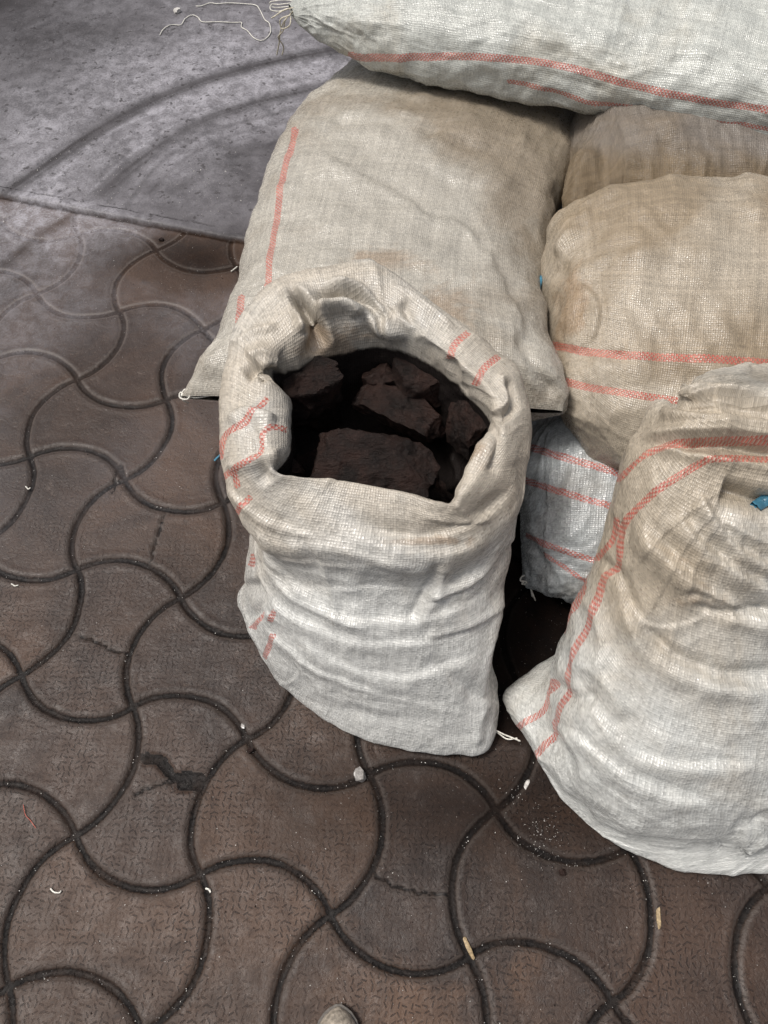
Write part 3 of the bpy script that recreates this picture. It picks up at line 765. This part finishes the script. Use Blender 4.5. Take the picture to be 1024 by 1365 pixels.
crest = [(678, 600, .545), (680, 552, .565), (662, 512, .585), (582, 448, .60), (505, 385, .625), (440, 388, .625), (396, 402, .61), (350, 450, .585), (330, 520, .56), (326, 590, .545), (345, 640, .52), (390, 655, .505), (450, 662, .50), (530, 675, .50), (600, 692, .50), (655, 655, .52)]
inner = [(652, 575, .54), (655, 552, .54), (625, 508, .555), (570, 465, .565), (512, 445, .56), (455, 452, .56), (405, 468, .555), (362, 497, .54), (383, 530, .53), (382, 592, .525), (369, 629, .505), (410, 638, .495), (460, 643, .49), (520, 653, .485), (582, 668, .485), (606, 662, .50)]
_k = [.3] * 10 + [.55] * 6
A_ctrl.append([tuple(np.array(W(*p)) * (1 - k) + np.array(W(*q)) * k + np.array([0, 0, .004])) for p, q, k in zip(crest, inner, _k)])
A_ctrl.append([tuple(W(*q)) for q in inner])
iw = np.array([tuple(W(*q)) for q in inner]); ic = iw.mean(0)
def inn(kx, ky, dy, z): return [(ic[0] + (q[0] - ic[0]) * kx, ic[1] + dy + (q[1] - ic[1]) * ky, z) for q in iw]
A_ctrl.append(inn(1.0, 1.0, .0, .465))
A_ctrl.append(inn(1.02, 1.0, -.02, .38))
A_ctrl.append(inn(.95, .95, -.09, .28))
P = rings(A_ctrl, 330, 400)
a_root = empty('charcoal_sack', (-.03, .55, 0), 'open woven sack standing upright, top rolled down to show black charcoal lumps inside', 'sack', GROUP)
A_folds = [
    ('crease', [(692, 700), (640, 770), (560, 800)], 8, .007), ('crease', [(690, 780), (640, 830), (560, 850)], 8, .006), ('crease', [(672, 800), (652, 870), (642, 935)], 8, .007),
    ('crease', [(345, 830), (420, 890), (520, 930)], 7, .006), ('crease', [(340, 730), (400, 800), (500, 835)], 7, .006), ('ridge', [(400, 700), (440, 780), (450, 840)], 5, .004),
    ('crease', [(300, 640), (345, 690), (420, 715)], 7, .007), ('crease', [(600, 600), (612, 640), (590, 662)], 6, .008), ('ridge', [(640, 560), (640, 600), (622, 640)], 5, .006),
    ('crease', [(660, 690), (610, 700), (560, 690)], 6, .006), ('crease', [(520, 375), (560, 400), (610, 440)], 7, .008), ('crease', [(310, 460), (340, 440), (372, 432)], 7, .008),
    ('crease', [(690, 640), (640, 690), (580, 715), (520, 712), (450, 692)], 13, -0.009),
    ('crease', [(450, 705), (520, 730), (600, 738), (660, 712)], 16, 0.007),
    ('valley', [(355, 650), (345, 600), (330, 560)], 8, 0.0087),
    ('valley', [(362, 500), (345, 492), (325, 500)], 7, 0.0203), ('ridge', [(330, 480), (352, 470), (372, 480)], 9, 0.0145),
    ('valley', [(385, 395), (410, 420), (425, 450), (430, 470)], 8, 0.0290), ('ridge', [(375, 385), (395, 410), (405, 445)], 7, 0.0232),
    ('crease', [(435, 372), (480, 385), (505, 408), (530, 440), (545, 455)], 16, 0.0232),
    ('valley', [(415, 400), (455, 392), (485, 405), (500, 430)], 8, 0.0203), ('ridge', [(425, 415), (460, 405), (480, 420)], 8, 0.0174),
    ('valley', [(600, 470), (612, 500), (630, 525)], 6, 0.0058),
    ('valley', [(676, 505), (684, 540), (660, 560)], 6, 0.0145), ('ridge', [(668, 495), (672, 535), (655, 552)], 7, 0.0087),
    ('valley', [(655, 560), (665, 600), (655, 635)], 7, 0.0116), ('ridge', [(625, 600), (615, 640), (600, 660)], 8, 0.0087),
    ('valley', [(378, 384), (404, 412), (422, 446), (414, 480)], 8, .028), ('ridge', [(386, 380), (420, 400), (440, 440), (445, 470)], 7, .014),
    ('valley', [(432, 398), (465, 392), (495, 402), (520, 436)], 11, .022), ('crease', [(414, 420), (450, 404), (488, 412), (516, 452)], 9, .020),
    ('valley', [(536, 400), (548, 425), (560, 448)], 7, .012), ('valley', [(342, 505), (360, 498), (378, 506)], 6, .018), ('ridge', [(345, 490), (370, 484)], 7, .012, 1),
    ('crease', [(300, 560), (330, 548), (372, 560)], 12, .012), ('crease', [(300, 620), (335, 610), (372, 600)], 12, .010),
    ('valley', [(585, 680), (600, 694), (612, 704)], 6, .002), ('ridge', [(604, 668), (620, 686), (630, 700)], 7, .006),
    ('valley', [(585, 745), (565, 790), (545, 830)], 6, 0.0087), ('ridge', [(600, 745), (580, 795), (560, 830)], 10, 0.0087),
    ('crease', [(335, 700), (400, 790), (470, 825), (560, 825), (650, 800)], 15, 0.0072),
    ('crease', [(345, 790), (420, 840), (500, 858), (600, 850)], 12, 0.0054), ('crease', [(380, 840), (440, 880), (520, 905), (600, 890), (650, 870)], 14, 0.0063),
    ('valley', [(330, 740), (380, 770), (450, 790)], 9, 0.0054), ('valley', [(690, 720), (640, 760), (590, 775)], 9, 0.0054),
    ('valley', [(640, 940), (600, 900), (560, 880)], 9, 0.0072), ('ridge', [(648, 925), (638, 965), (640, 995)], 8, 0.0072),
    ('valley', [(332, 770), (345, 800), (340, 830)], 8, 0.0144), 
    ('valley', [(360, 680), (400, 720), (430, 770)], 10, 0.0045), ('valley', [(690, 600), (700, 660), (690, 740)], 8, 0.0036),
    ('valley', [(395, 925), (450, 945), (520, 958), (600, 960)], 8, 0.0036), ('ridge', [(430, 720), (500, 745), (560, 752)], 10, 0.0036)]
A_str = [([(600, 478), (606, 460), (625, 443)], 4.8), ([(636, 512), (645, 492), (666, 473)], 4.8), ([(294, 612), (300, 580), (325, 565), (345, 545), (357, 530)], 4.2),
         ([(318, 650), (318, 625), (345, 605), (350, 580), (365, 570), (383, 573)], 4.0), ([(296, 638), (312, 626)], 4.2), ([(314, 685), (334, 662)], 4), ([(334, 755), (338, 738)], 4),
         ([(336, 838), (350, 818)], 4), ([(352, 878), (366, 845)], 4), ([(362, 828), (368, 812)], 4)]
_q = np.linspace(0, len(A_ctrl) - 1, 330)
a_soot_shade = np.repeat(sstep(9.1, 9.7, _q)[:, None], 400, 1)  # inside cloth: charcoal black plus painted shade of the deep interior
finish_sack('sack_cloth', P, C_open, a_root, soot_shade=a_soot_shade, ncr=80, crum=.0055, stripes_img=A_str, lumps=.005, wr=.0014, wr_dir=(10, 12), seed=8., folds=A_folds,
    dirt_shading=lambda px, P, u, v: .22 - sstep(620, 930, px[..., 1]) * .38 + blob(px, 520, 620, 220, 130, .10),
    brown=lambda px, P, u, v: blob(px, 560, 722, 80, 8, .40) + blob(px, 440, 455, 60, 30, .45) + blob(px, 640, 610, 25, 40, .4) + blob(px, 365, 715, 22, 25, .12))

# ---- G: closed sack standing at the front right
gb = [(.86, .20), (.90, .32), (.86, .44), (.76, .53), (.62, .56), (.48, .55), (.36, .52), (.28, .47), (.245, .42), (.275, .35), (.32, .27), (.375, .20), (.45, .15), (.54, .122), (.65, .115), (.76, .13)]
gc = np.mean(gb, 0)
def gsc(k, z): return [(gc[0] + (x - gc[0]) * k, gc[1] + (y - gc[1]) * k, z) for x, y in gb]
G_ctrl = [gsc(.03, .016), gsc(.6, .016), gsc(.95, .017), gsc(1.0, .035)]
def gring(left, z, yb, yf, xr, zb=0., rot=0.):
    """ring through a left silhouette point, a front depth yf, a back depth yb and a right extent xr"""
    l = W(left[0], left[1], z); cx = (l[0] + xr) / 2; a = (xr - l[0]) / 2; cy = (yb + yf) / 2; b = (yb - yf) / 2
    o = ell(cx, cy, z, a, b, 0, zb); return o
G_ctrl.append(gring((722, 905), .10, .56, .155, .86))
G_ctrl.append(gring((738, 862), .20, .60, .20, .84))
G_ctrl.append(gring((778, 775), .33, .68, .30, .82, .1))
G_ctrl.append(gring((812, 690), .44, .76, .40, .80, .15))
G_ctrl.append(gring((832, 615), .53, .77, .48, .78, .1))
G_ctrl.append(gring((872, 548), .59, .745, .55, .77, .04))
G_ctrl.append(gring((915, 508), .638, .76, .63, .76, 0))
G_ctrl.append(gring((930, 500), .65, .75, .70, .75, 0))
G_ctrl.append([tuple(gcp + (np.array(q) - gcp) * .04) for gcp in [np.mean(G_ctrl[-1], 0)] for q in G_ctrl[-1]])
P = rings(G_ctrl, 430, 480)
g_root = empty('charcoal_sack', (.55, .35, 0), 'closed full sack standing at the front right, folded top and a blue tie', 'sack', GROUP)
G_folds = [
    ('crease', [(960, 655), (900, 700), (840, 765)], 8, 0.0026), ('crease', [(965, 662), (905, 745), (855, 840)], 9, 0.0030), ('crease', [(968, 665), (925, 760), (885, 900)], 8, 0.0026),
    ('crease', [(975, 668), (955, 760), (930, 880)], 8, -0.0026), ('crease', [(985, 672), (985, 760), (975, 870)], 9, 0.0026), ('crease', [(1000, 690), (1018, 760), (1040, 850)], 8, 0.0026),
    ('ridge', [(940, 690), (900, 780), (880, 840)], 5, 0.0017), ('ridge', [(1000, 700), (990, 780), (1000, 850)], 5, 0.0017),
    ('crease', [(848, 585), (940, 566), (1070, 572)], 6, 0.0030), ('crease', [(862, 560), (950, 545), (1070, 552)], 6, -0.0026), ('crease', [(880, 538), (960, 526), (1070, 534)], 6, 0.0030), ('crease', [(905, 516), (980, 508), (1070, 515)], 6, 0.0026),
    ('crease', [(735, 940), (800, 1045), (920, 1115)], 8, 0.0020), ('crease', [(765, 880), (830, 1010), (960, 1070)], 8, -0.0020), ('crease', [(800, 850), (870, 970), (1030, 1015)], 8, 0.0023),
    ('crease', [(812, 700), (830, 790), (860, 880)], 8, 0.0020), ('ridge', [(1000, 1060), (975, 1100), (965, 1140)], 6, 0.0026), ('crease', [(1030, 1070), (1000, 1100), (990, 1150)], 8, 0.0033),('crease', [(845, 560), (900, 552), (960, 560), (1060, 570)], 12, 0.0208), ('crease', [(870, 530), (930, 520), (990, 530), (1060, 545)], 10, 0.0182),
    ('valley', [(900, 600), (950, 596), (1060, 606)], 7, 0.0208), ('ridge', [(850, 590), (930, 575), (1060, 584)], 9, 0.0182),
    ('crease', [(830, 640), (880, 600), (960, 612), (1060, 625)], 10, 0.0104),
    ('crease', [(850, 690), (890, 740), (950, 790), (1060, 850)], 22, 0.0182), ('crease', [(900, 680), (950, 740), (1060, 800)], 18, 0.0156),
    ('crease', [(930, 650), (970, 720), (1060, 770)], 14, 0.0156), ('valley', [(850, 830), (900, 880), (980, 900), (1060, 900)], 14, 0.0156), ('crease', [(840, 790), (860, 850), (930, 900), (1040, 930)], 20, 0.0156),
    ('valley', [(920, 800), (960, 815), (1040, 812)], 8, 0.0130), ('valley', [(905, 782), (950, 796), (1020, 830)], 8, 0.0104),
    ('crease', [(740, 960), (790, 1000), (860, 1050), (960, 1080)], 16, 0.0091), ('crease', [(760, 900), (830, 990), (900, 1020), (1040, 1020)], 18, 0.0104),
    ('valley', [(735, 905), (760, 930), (800, 930)], 10, 0.0130), ('ridge', [(760, 880), (800, 900), (840, 960)], 14, 0.0104),
    ('valley', [(700, 960), (740, 985), (770, 1040)], 9, 0.0104), ('valley', [(1030, 1085), (980, 1110), (950, 1145)], 10, 0.0080), ('ridge', [(1024, 1110), (990, 1135)], 8, 0.0130),
    ('valley', [(960, 655), (1010, 668), (1060, 672)], 13, 0.0364, 1), ('ridge', [(950, 690), (1000, 712), (1060, 740)], 10, 0.0130),
    ('valley', [(790, 740), (830, 770), (850, 830)], 9, 0.0078), ('ridge', [(775, 790), (800, 840), (800, 900)], 10, 0.0078)]
G_str = [([(822, 642), (850, 618), (885, 600), (930, 590), (1060, 588)], 5.2), ([(712, 1012), (740, 970), (752, 920), (765, 880), (790, 820), (805, 770), (828, 750), (832, 700), (870, 660), (930, 620), (960, 612), (1060, 612)], 4.8),
         ([(682, 978), (700, 962), (725, 945), (738, 905)], 4.2), ([(738, 862), (760, 822), (775, 800), (780, 760)], 4.2), ([(790, 745), (815, 725), (824, 690)], 4.2)]
finish_sack('sack_cloth', P, C_front, g_root, ncr=90, cr_amp=.0045, crum=.0055, stripes_img=G_str, lumps=.006, wr=.0014, wr_dir=(9, 12), seed=9., folds=G_folds,
    dirt_shading=lambda px, P, u, v: .19 - sstep(620, 1250, px[..., 1]) * .38 + blob(px, 840, 780, 60, 120, .10) + blob(px, 880, 760, 80, 90, .12),
    brown=lambda px, P, u, v: blob(px, 960, 750, 80, 60, .22) + blob(px, 930, 800, 60, 14, .25))

# ---- supports underneath the upper layer
def under(cx, cy, lx, ly, along_x, label, seed):
    z = .105
    if along_x:
        L_ = [(cx - lx + 2 * lx * k / 5, cy + ly, z) for k in range(6)]; R_ = [(cx - lx + 2 * lx * k / 5, cy - ly, z) for k in range(6)]
    else:
        L_ = [(cx - lx, cy - ly + 2 * ly * k / 5, z) for k in range(6)]; R_ = [(cx + lx, cy - ly + 2 * ly * k / 5, z) for k in range(6)]
    P = pillow(L_, R_, [.03, .09, .11, .11, .09, .03], [.03, .08, .09, .09, .08, .03], nu=90, nv=120)
    r = empty('charcoal_sack', (cx, cy, 0), label, 'sack', GROUP)
    finish_sack('sack_cloth', P, C_low, r, lumps=.008, wr=.003, seed=seed)
    return r
under(.04, 1.46, .28, .46, False, 'sack of the bottom layer almost hidden under the large tan sack', 11.)
under(.95, 1.52, .5, .24, True, 'sack of the bottom layer hidden under the shiny grey brown sack', 12.)

# ---- charcoal in the open sack
def chunk(c, dims, rot=(0, 0, 0), seed=0, rough=1.0, label=None, group='charcoal lumps in the open sack'):
    rs = np.random.RandomState(seed)
    import bmesh
    bm = bmesh.new(); bmesh.ops.create_icosphere(bm, subdivisions=5, radius=1)
    me = bpy.data.meshes.new('charcoal_lump'); bm.to_mesh(me); bm.free()
    n = len(me.vertices); D = np.empty(n * 3); me.vertices.foreach_get('co', D); D = D.reshape(-1, 3)
    pl = [np.array(v, float) for v in ((1, 0, 0), (-1, 0, 0), (0, 1, 0), (0, -1, 0), (0, 0, 1), (0, 0, -1))]
    pl = [(v + rs.normal(size=3) * .13, 1.0) for v in pl]
    for k in range(12):
        v = rs.normal(size=3); v /= np.linalg.norm(v); pl.append((v, rs.uniform(.92, 1.3)))
    r = np.full(n, 9.0)
    for v, d in pl:
        v = v / np.linalg.norm(v); q = D @ v
        r = np.minimum(r, np.where(q > 1e-3, d / np.maximum(q, 1e-3), 9))
    V = D * r[:, None] * (np.array(dims) / 2)
    sc_ = 1.0
    x, y, z = V.T
    nn = fbm(x * 22 + seed, y * 22, z * 22, 4); rd = ridge(x * 30, y * 30 + seed, z * 30, 2)
    V = V + D * ((.0022 * nn + .0030 * (rd - .6)) * rough)[:, None]
    V += .0009 * rough * np.stack([noise(x * 120, y * 120, z * 120), noise(y * 120, z * 120, x * 120), noise(z * 120, x * 120, y * 120)], 1)
    from mathutils import Euler
    M = np.array(Euler([R(a) for a in rot]).to_matrix()); V = V @ M.T
    me.vertices.foreach_set('co', V.ravel()); me.update()
    o = link_mesh('charcoal_lump', me, M_coal, None, True)
    try: me.set_sharp_from_angle(angle=R(32))
    except Exception: pass
    o.location = Vector(c)
    tag(o, label, 'charcoal', group)
    return o
chunk(W(502, 628, .435), (.21, .125, .09), (30, 6, -10), 27, 1.6, label='largest charcoal lump, flat topped, at the front of the open sack')
chunk(W(536, 548, .44), (.165, .06, .06), (18, 10, -24), 5, 1.5, label='long rough charcoal lump lying diagonally in the middle of the open sack')
chunk(W(410, 530, .435), (.095, .075, .15), (14, -4, 16), 8, 1.4, label='tall charcoal block with a pale top face at the left of the opening')
chunk((-.006, .885, .455), (.06, .045, .07), (10, 0, 5), 12, label='small charcoal block at the back of the opening, behind the long lump')
chunk((.062, .872, .465), (.095, .07, .085), (10, 8, -12), 14, label='reddish brown charcoal lump at the back right of the opening')
chunk((.148, .79, .455), (.055, .09, .09), (0, 20, 20), 16, label='dark charcoal lump under the right edge of the opening')
chunk(W(388, 627, .43), (.036, .03, .03), (0, 0, 20), 18, label='smallest rounded charcoal lump in the front left corner of the opening')
rs = np.random.RandomState(4)
for k in range(22):
    a = k * 2.4; r = math.sqrt((k + .5) / 22)
    chunk((.0 + .165 * r * math.cos(a), .80 + .12 * r * math.sin(a), .265 + .03 * rs.rand()), tuple(rs.uniform(.06, .10, 3)), tuple(rs.uniform(0, 180, 3)), 40 + k,
          label='charcoal lump lost in the black shadow deep inside the open sack', group='charcoal lumps deep in the shadow of the open sack')

# ---- threads and ties (parts of their sacks)
def tie(root, pts, r=.0011, mat=M_thread, name='tie_thread'):
    tube_mesh(name, [W(*p) for p in pts], r, mat, root, seg=5, n=60)
def multi(root, strands, r=.0011, mat=M_thread, name='tie_thread'):
    P_ = []
    for pts in strands:
        o = tube_mesh(name, [W(*p) for p in pts], r, mat, root, seg=5, n=50); P_.append(o)
    base_ = P_[0]; vs_, fs_ = [], []
    off = 0
    for o in P_:
        vs_ += [tuple(v.co) for v in o.data.vertices]; fs_ += [tuple(i + off for i in f.vertices) for f in o.data.polygons]; off = len(vs_)
    for o in P_: bpy.data.objects.remove(o)
    me = bpy.data.meshes.new(name); me.from_pydata(vs_, [], fs_); me.update()
    return link_mesh(name, me, mat, root)
multi(c_root, [[(400, 5, .56), (388, 18, .555), (379, 28, .54), (374, 42, .50), (372, 58, .46), (369, 74, .42)], [(395, 12, .56), (381, 26, .545), (378, 40, .51), (371, 50, .48), (378, 62, .45), (376, 74, .42)],
    [(388, 20, .56), (374, 26, .55), (376, 38, .53), (386, 34, .55), (388, 22, .56)], [(392, 10, .57), (378, 14, .56), (366, 22, .55), (362, 24, .55)]], .0017, M_threadb)
multi(c_root, [[(400, 2, .56), (388, 4, .55), (372, 6, .54), (362, 6, .54), (361, 13, .54), (372, 15, .54), (384, 11, .55)], [(396, 2, .56), (378, 0, .55), (360, 3, .54), (366, 10, .53), (390, 8, .55)]], .0013)
multi(b_root, [[(298, 521, .335), (270, 525, .335), (250, 528, .333), (241, 523, .33), (240, 530, .33), (250, 532, .335), (256, 522, .335)], [(296, 524, .335), (262, 530, .33), (243, 527, .325), (245, 534, .315), (252, 537, .30)],
    [(262, 520, .338), (247, 519, .335), (242, 527, .33), (249, 522, .335)]], .0016)
multi(e_root, [[(764, 292, .41), (754, 288, .41), (747, 292, .40), (750, 300, .39), (758, 297, .40)], [(760, 290, .41), (750, 286, .40), (749, 296, .38), (753, 303, .37)]], .0013, M_threadb)
multi(f_root, [[(706, 768, .06), (697, 768, .065), (694, 774, .06), (702, 776, .06), (708, 786, .04), (714, 801, .016)], [(704, 772, .06), (696, 778, .055), (706, 781, .045), (710, 796, .02)]], .0018)
multi(g_root, [[(694, 988, .05), (682, 983, .05), (672, 979, .04), (662, 974, .03), (658, 973, .03)], [(690, 984, .05), (676, 985, .04), (664, 977, .025), (659, 976, .02)]], .0016)

def strap(name, pts, w, th, mat, parent=None):
    pts = catmull(np.array([W(*p) for p in pts]), 14, False)
    T = np.gradient(pts, axis=0); T /= np.linalg.norm(T, axis=1)[:, None]
    S = np.cross(T, [0, 0, 1.]); S /= np.linalg.norm(S, axis=1)[:, None]; B = np.cross(S, T)
    prof = [(-1, -1), (-.3, -1), (0, -.3), (.3, -1), (1, -1), (1, 1), (.3, 1), (0, 1.6), (-.3, 1), (-1, 1)]
    P = np.stack([pts + S * w / 2 * a + B * th / 2 * b for a, b in prof], 1)
    return grid_mesh(name, P, True, mat, parent)
bpy.context.view_layer.update()
def surf(px, py, lift=.0):
    o = Vector((0, 0, CAM_H)); d = Vector(W(px, py, 0)) - o; d.normalize()
    ok, loc, nor, *_ = scene.ray_cast(bpy.context.evaluated_depsgraph_get(), o, d)
    q = loc - d * lift
    return (px, py, q.z)
strap('blue_tie', [surf(1007, 676, .004), surf(1016, 670, .012), surf(1023, 665, .014)[:2] + (surf(1016, 670, .016)[2],), (1050, 652, surf(1016, 670, .018)[2])], .017, .007, M_blue, g_root)
tag(strap('blue_strap', [(712, 404, .36), (717, 390, .38), (720, 376, .39), (723, 368, .39)], .008, .003, M_blue), 'short blue plastic strap end poking out between the two tan sacks', 'strap')
tag(strap('blue_strap', [(286, 614, .012), (292, 608, .02), (301, 600, .03)], .005, .002, M_blue), 'tiny pale blue strap end beside the left wall of the open sack', 'strap')

# ---- loose threads and crumbs on the ground
th1 = tube_mesh('loose_thread', [W(x, y, .0155) for x, y in [(213, 47), (218, 39), (228, 33), (241, 33), (247, 25), (256, 20), (264, 23), (270, 29), (290, 29), (312, 30), (322, 30), (322, 36), (330, 41), (338, 50), (348, 54), (356, 50), (361, 42), (359, 31), (353, 26), (347, 14), (341, 7), (325, 5), (305, 4), (290, 5), (280, 4), (268, 8), (261, 8)]], .0017, M_thread, seg=5, n=260)
tag(th1, 'long curly white thread lying on the grey slab at the top', 'thread')
for pts, r, m, lab, cat in (
    ([(274, 1184), (279, 1186), (281, 1190)], .0018, M_thread, 'short white fibre on the joint crossing at the lower left centre', 'fibre'),
    ([(67, 1184), (72, 1189), (79, 1190), (82, 1187)], .0015, M_thread, 'pale bent fibre on the paver near the lower left', 'fibre'),
    ([(34, 648), (38, 652), (41, 650)], .0016, M_thread, 'small white fibre in a joint at the left edge', 'fibre'),
    ([(15, 778), (20, 781), (25, 780)], .0016, M_thread, 'small bright white fibre at the left edge below the middle', 'fibre'),
    ([(308, 362), (312, 359), (317, 355)], .0018, M_thread, 'white sliver on the dark patch beneath the slab edge', 'fibre'),
    ([(31, 1072), (34, 1086), (40, 1093), (48, 1104)], .0006, M_redthread, 'thin red fibre on the paver at the lower left edge', 'fibre')):
    pt = [W(x, y, .003 if y > 400 else .004) for x, y in pts]
    if len(pt) == 3: pt = [pt[0], (pt[0] + pt[1]) / 2, pt[1], pt[2]]
    tag(tube_mesh('fibre', pt, r, m, seg=5, n=24), lab, cat)

def crumb(name, px, py, dims, rot, mat, seed, label, cat, z=0.0):
    o = chunk((0, 0, 0), dims, (0, 0, rot), seed, .35, label, 'x'); o.name = name; o.data.name = name
    del o['group']; o['category'] = cat; o.data.materials.clear(); o.data.materials.append(mat)
    w = W(px, py, z + dims[2] * .45); o.location = Vector(w); return o
M_glassy = simple('grey_crystal', (.24, .225, .21), .25, bscale=300)
crumb('pebble', 479, 1033, (.022, .024, .018), 20, M_glassy, 61, 'shiny grey pebble sitting on the joint just below the open sack', 'pebble', -.003)
crumb('plaster_crumb', 236, 14, (.024, .020, .014), 30, M_crumb, 62, 'white crumb on the grey slab beside the curly thread', 'crumb', .012)
crumb('husk', 625, 1264, (.007, .034, .005), 22, M_husk, 63, 'yellow straw husk lying across a joint at the bottom centre', 'husk')
crumb('husk', 878, 1226, (.006, .026, .005), -6, M_husk, 64, 'yellow straw husk in the joint at the lower right', 'husk')
crumb('paint_flake', 702, 1045, (.006, .016, .004), -30, M_crumb, 65, 'white flake in the joint in front of the closed sack', 'flake', -.003)
crumb('pebble', 215, 319, (.014, .010, .008), 0, M_coal, 66, 'black pebble under the slab edge', 'pebble')
crumb('pebble', 324, 968, (.009, .009, .007), 0, M_glassy, 67, 'small grey pebble in the joint left of the open sack base', 'pebble', -.004)
crumb('pebble', 333, 1000, (.010, .010, .007), 40, M_coal, 68, 'small dark pebble at the joint crossing left of the open sack base', 'pebble', -.003)
crumb('pebble', 750, 1163, (.012, .011, .007), 10, M_coal, 69, 'dark pebble on the paver below the closed sack', 'pebble')

# uncountable grit
def grit():
    rs = np.random.RandomState(11); V = []; F = []
    def add(px, py, r, z):
        c = W(px, py, z); k = len(V)
        for q in rs.normal(size=(5, 3)):
            q = q / np.linalg.norm(q) * r * rs.uniform(.6, 1.1) * np.array([1, 1, .6]); V.append(tuple(c + q))
        for f in ((0, 1, 2), (0, 2, 3), (0, 3, 4), (0, 4, 1), (1, 3, 2), (1, 4, 3), (2, 4, 0), (3, 1, 0)): F.append(tuple(i + k for i in f))
    def field(n, cx, cy, sx, sy, rlo, rhi):
        for k in range(n):
            x, y = cx + sx * rs.normal(), cy + sy * rs.normal()
            w = W(x, y, 0)[:2]; zz = .0135 if (w - edge_a) @ en > .006 else .001
            add(x, y, rs.uniform(rlo, rhi) * (1 if rs.rand() < .93 else 1.8), zz)
    for k in range(900):
        x, y = rs.uniform(-20, 1040), rs.uniform(0, 1380)
        w = W(x, y, 0)[:2]; zz = .0135 if (w - edge_a) @ en > .006 else .001
        add(x, y, rs.uniform(.0006, .0015), zz)
    field(320, 100, 215, 55, 40, .0008, .0020); field(260, 50, 300, 70, 30, .0008, .0019); field(200, 290, 245, 55, 28, .0008, .0018); field(60, 90, 150, 90, 60, .001, .0022)
    field(160, 330, 120, 120, 60, .0005, .0013); field(90, 240, 370, 60, 40, .0006, .0014); field(90, 170, 560, 90, 90, .0005, .0012)
    field(110, 718, 1115, 14, 22, .0005, .0013); field(60, 727, 1135, 22, 20, .0005, .001); field(22, 690, 1062, 12, 12, .0007, .0018)
    xs_, ys_, G_ = JOINT; cnt = 0
    while cnt < 700:
        x, y = rs.uniform(-20, 1040), rs.uniform(330, 1380); w = W(x, y, 0)
        iy, ix = np.searchsorted(ys_, w[1]), np.searchsorted(xs_, w[0])
        if G_[min(iy, len(ys_) - 1), min(ix, len(xs_) - 1)] < .008:
            add(x, y, rs.uniform(.0006, .0017), -.003); cnt += 1
    me = bpy.data.meshes.new('white_grit'); me.from_pydata(V, [], F); me.update()
    o = link_mesh('white_grit', me, M_crumb, None, False); o['kind'] = 'stuff'
    tag(o, 'white grit and dust specks scattered over slab and pavers', 'grit')
grit()
def black_grit():
    rs = np.random.RandomState(12); V = []; F = []
    for k in range(900):
        i, j = rs.randint(-4, 6), rs.randint(-2, 7)
        if k < 500: x, y = rs.uniform(0, 1024), rs.uniform(330, 1365)
        else: w0 = lat(i, j) + rs.normal(size=2) * .02; x, y = pr(np.array([w0[0], w0[1], 0.]))
        c = W(x, y, .0005 if k % 3 else -.004); r = rs.uniform(.0008, .0022) * (1 if rs.rand() < .95 else 1.7); n0 = len(V)
        for q in rs.normal(size=(6, 3)):
            q = q / np.linalg.norm(q) * r; V.append(tuple(c + q))
        for f in ((0, 1, 2), (0, 2, 3), (0, 3, 4), (0, 4, 1), (5, 3, 2), (5, 4, 3), (5, 2, 1), (5, 1, 4)): F.append(tuple(q + n0 for q in f))
    me = bpy.data.meshes.new('charcoal_grit'); me.from_pydata(V, [], F); me.update()
    o = link_mesh('charcoal_grit', me, M_coal, None, False); o['kind'] = 'stuff'
    tag(o, 'black charcoal grit caught in the joints between pavers', 'grit')
black_grit()

# ---- shoe at the bottom edge
def shoe():
    c0 = W(450, 1352, .03); root = empty('shoe', (c0[0], c0[1], 0), 'toe of a worn cream shoe at the bottom edge of the picture', 'shoe')
    n, m = 50, 40
    t = np.linspace(0, 1, n); L = .27
    half = np.interp(t, [0, .03, .08, .18, .35, .55, .8, .95, 1], [.002, .018, .029, .040, .045, .036, .034, .028, .004])
    top = np.interp(t, [0, .03, .08, .2, .35, .5, .75, .95, 1], [.018, .032, .042, .050, .062, .085, .10, .095, .03])
    th = np.arange(m) / m * 2 * np.pi
    x = half[:, None] * np.cos(th)[None]; z = .012 + (top[:, None] - .012) * np.clip(np.sin(th)[None], 0, 1) ** .8
    x = x * (1 - .25 * np.clip(np.sin(th), 0, 1)[None] ** 2)
    y = .010 - t[:, None] * L + 0 * x
    P = np.stack([c0[0] + x, c0[1] + y, z + .0012 * noise(x * 90, y * 90, z * 90)], -1)
    grid_mesh('upper', P, True, M_shoe, root)
    zs = np.where(np.sin(th) > 0, .0135, .0015)[None] + 0 * x
    P = np.stack([c0[0] + (half[:, None] + .003) * np.sign(np.cos(th)) * np.abs(np.cos(th)) ** .5, c0[1] + .013 - t[:, None] * (L + .006) + 0 * x, zs], -1)
    grid_mesh('sole', P, True, M_sole, root)
shoe()
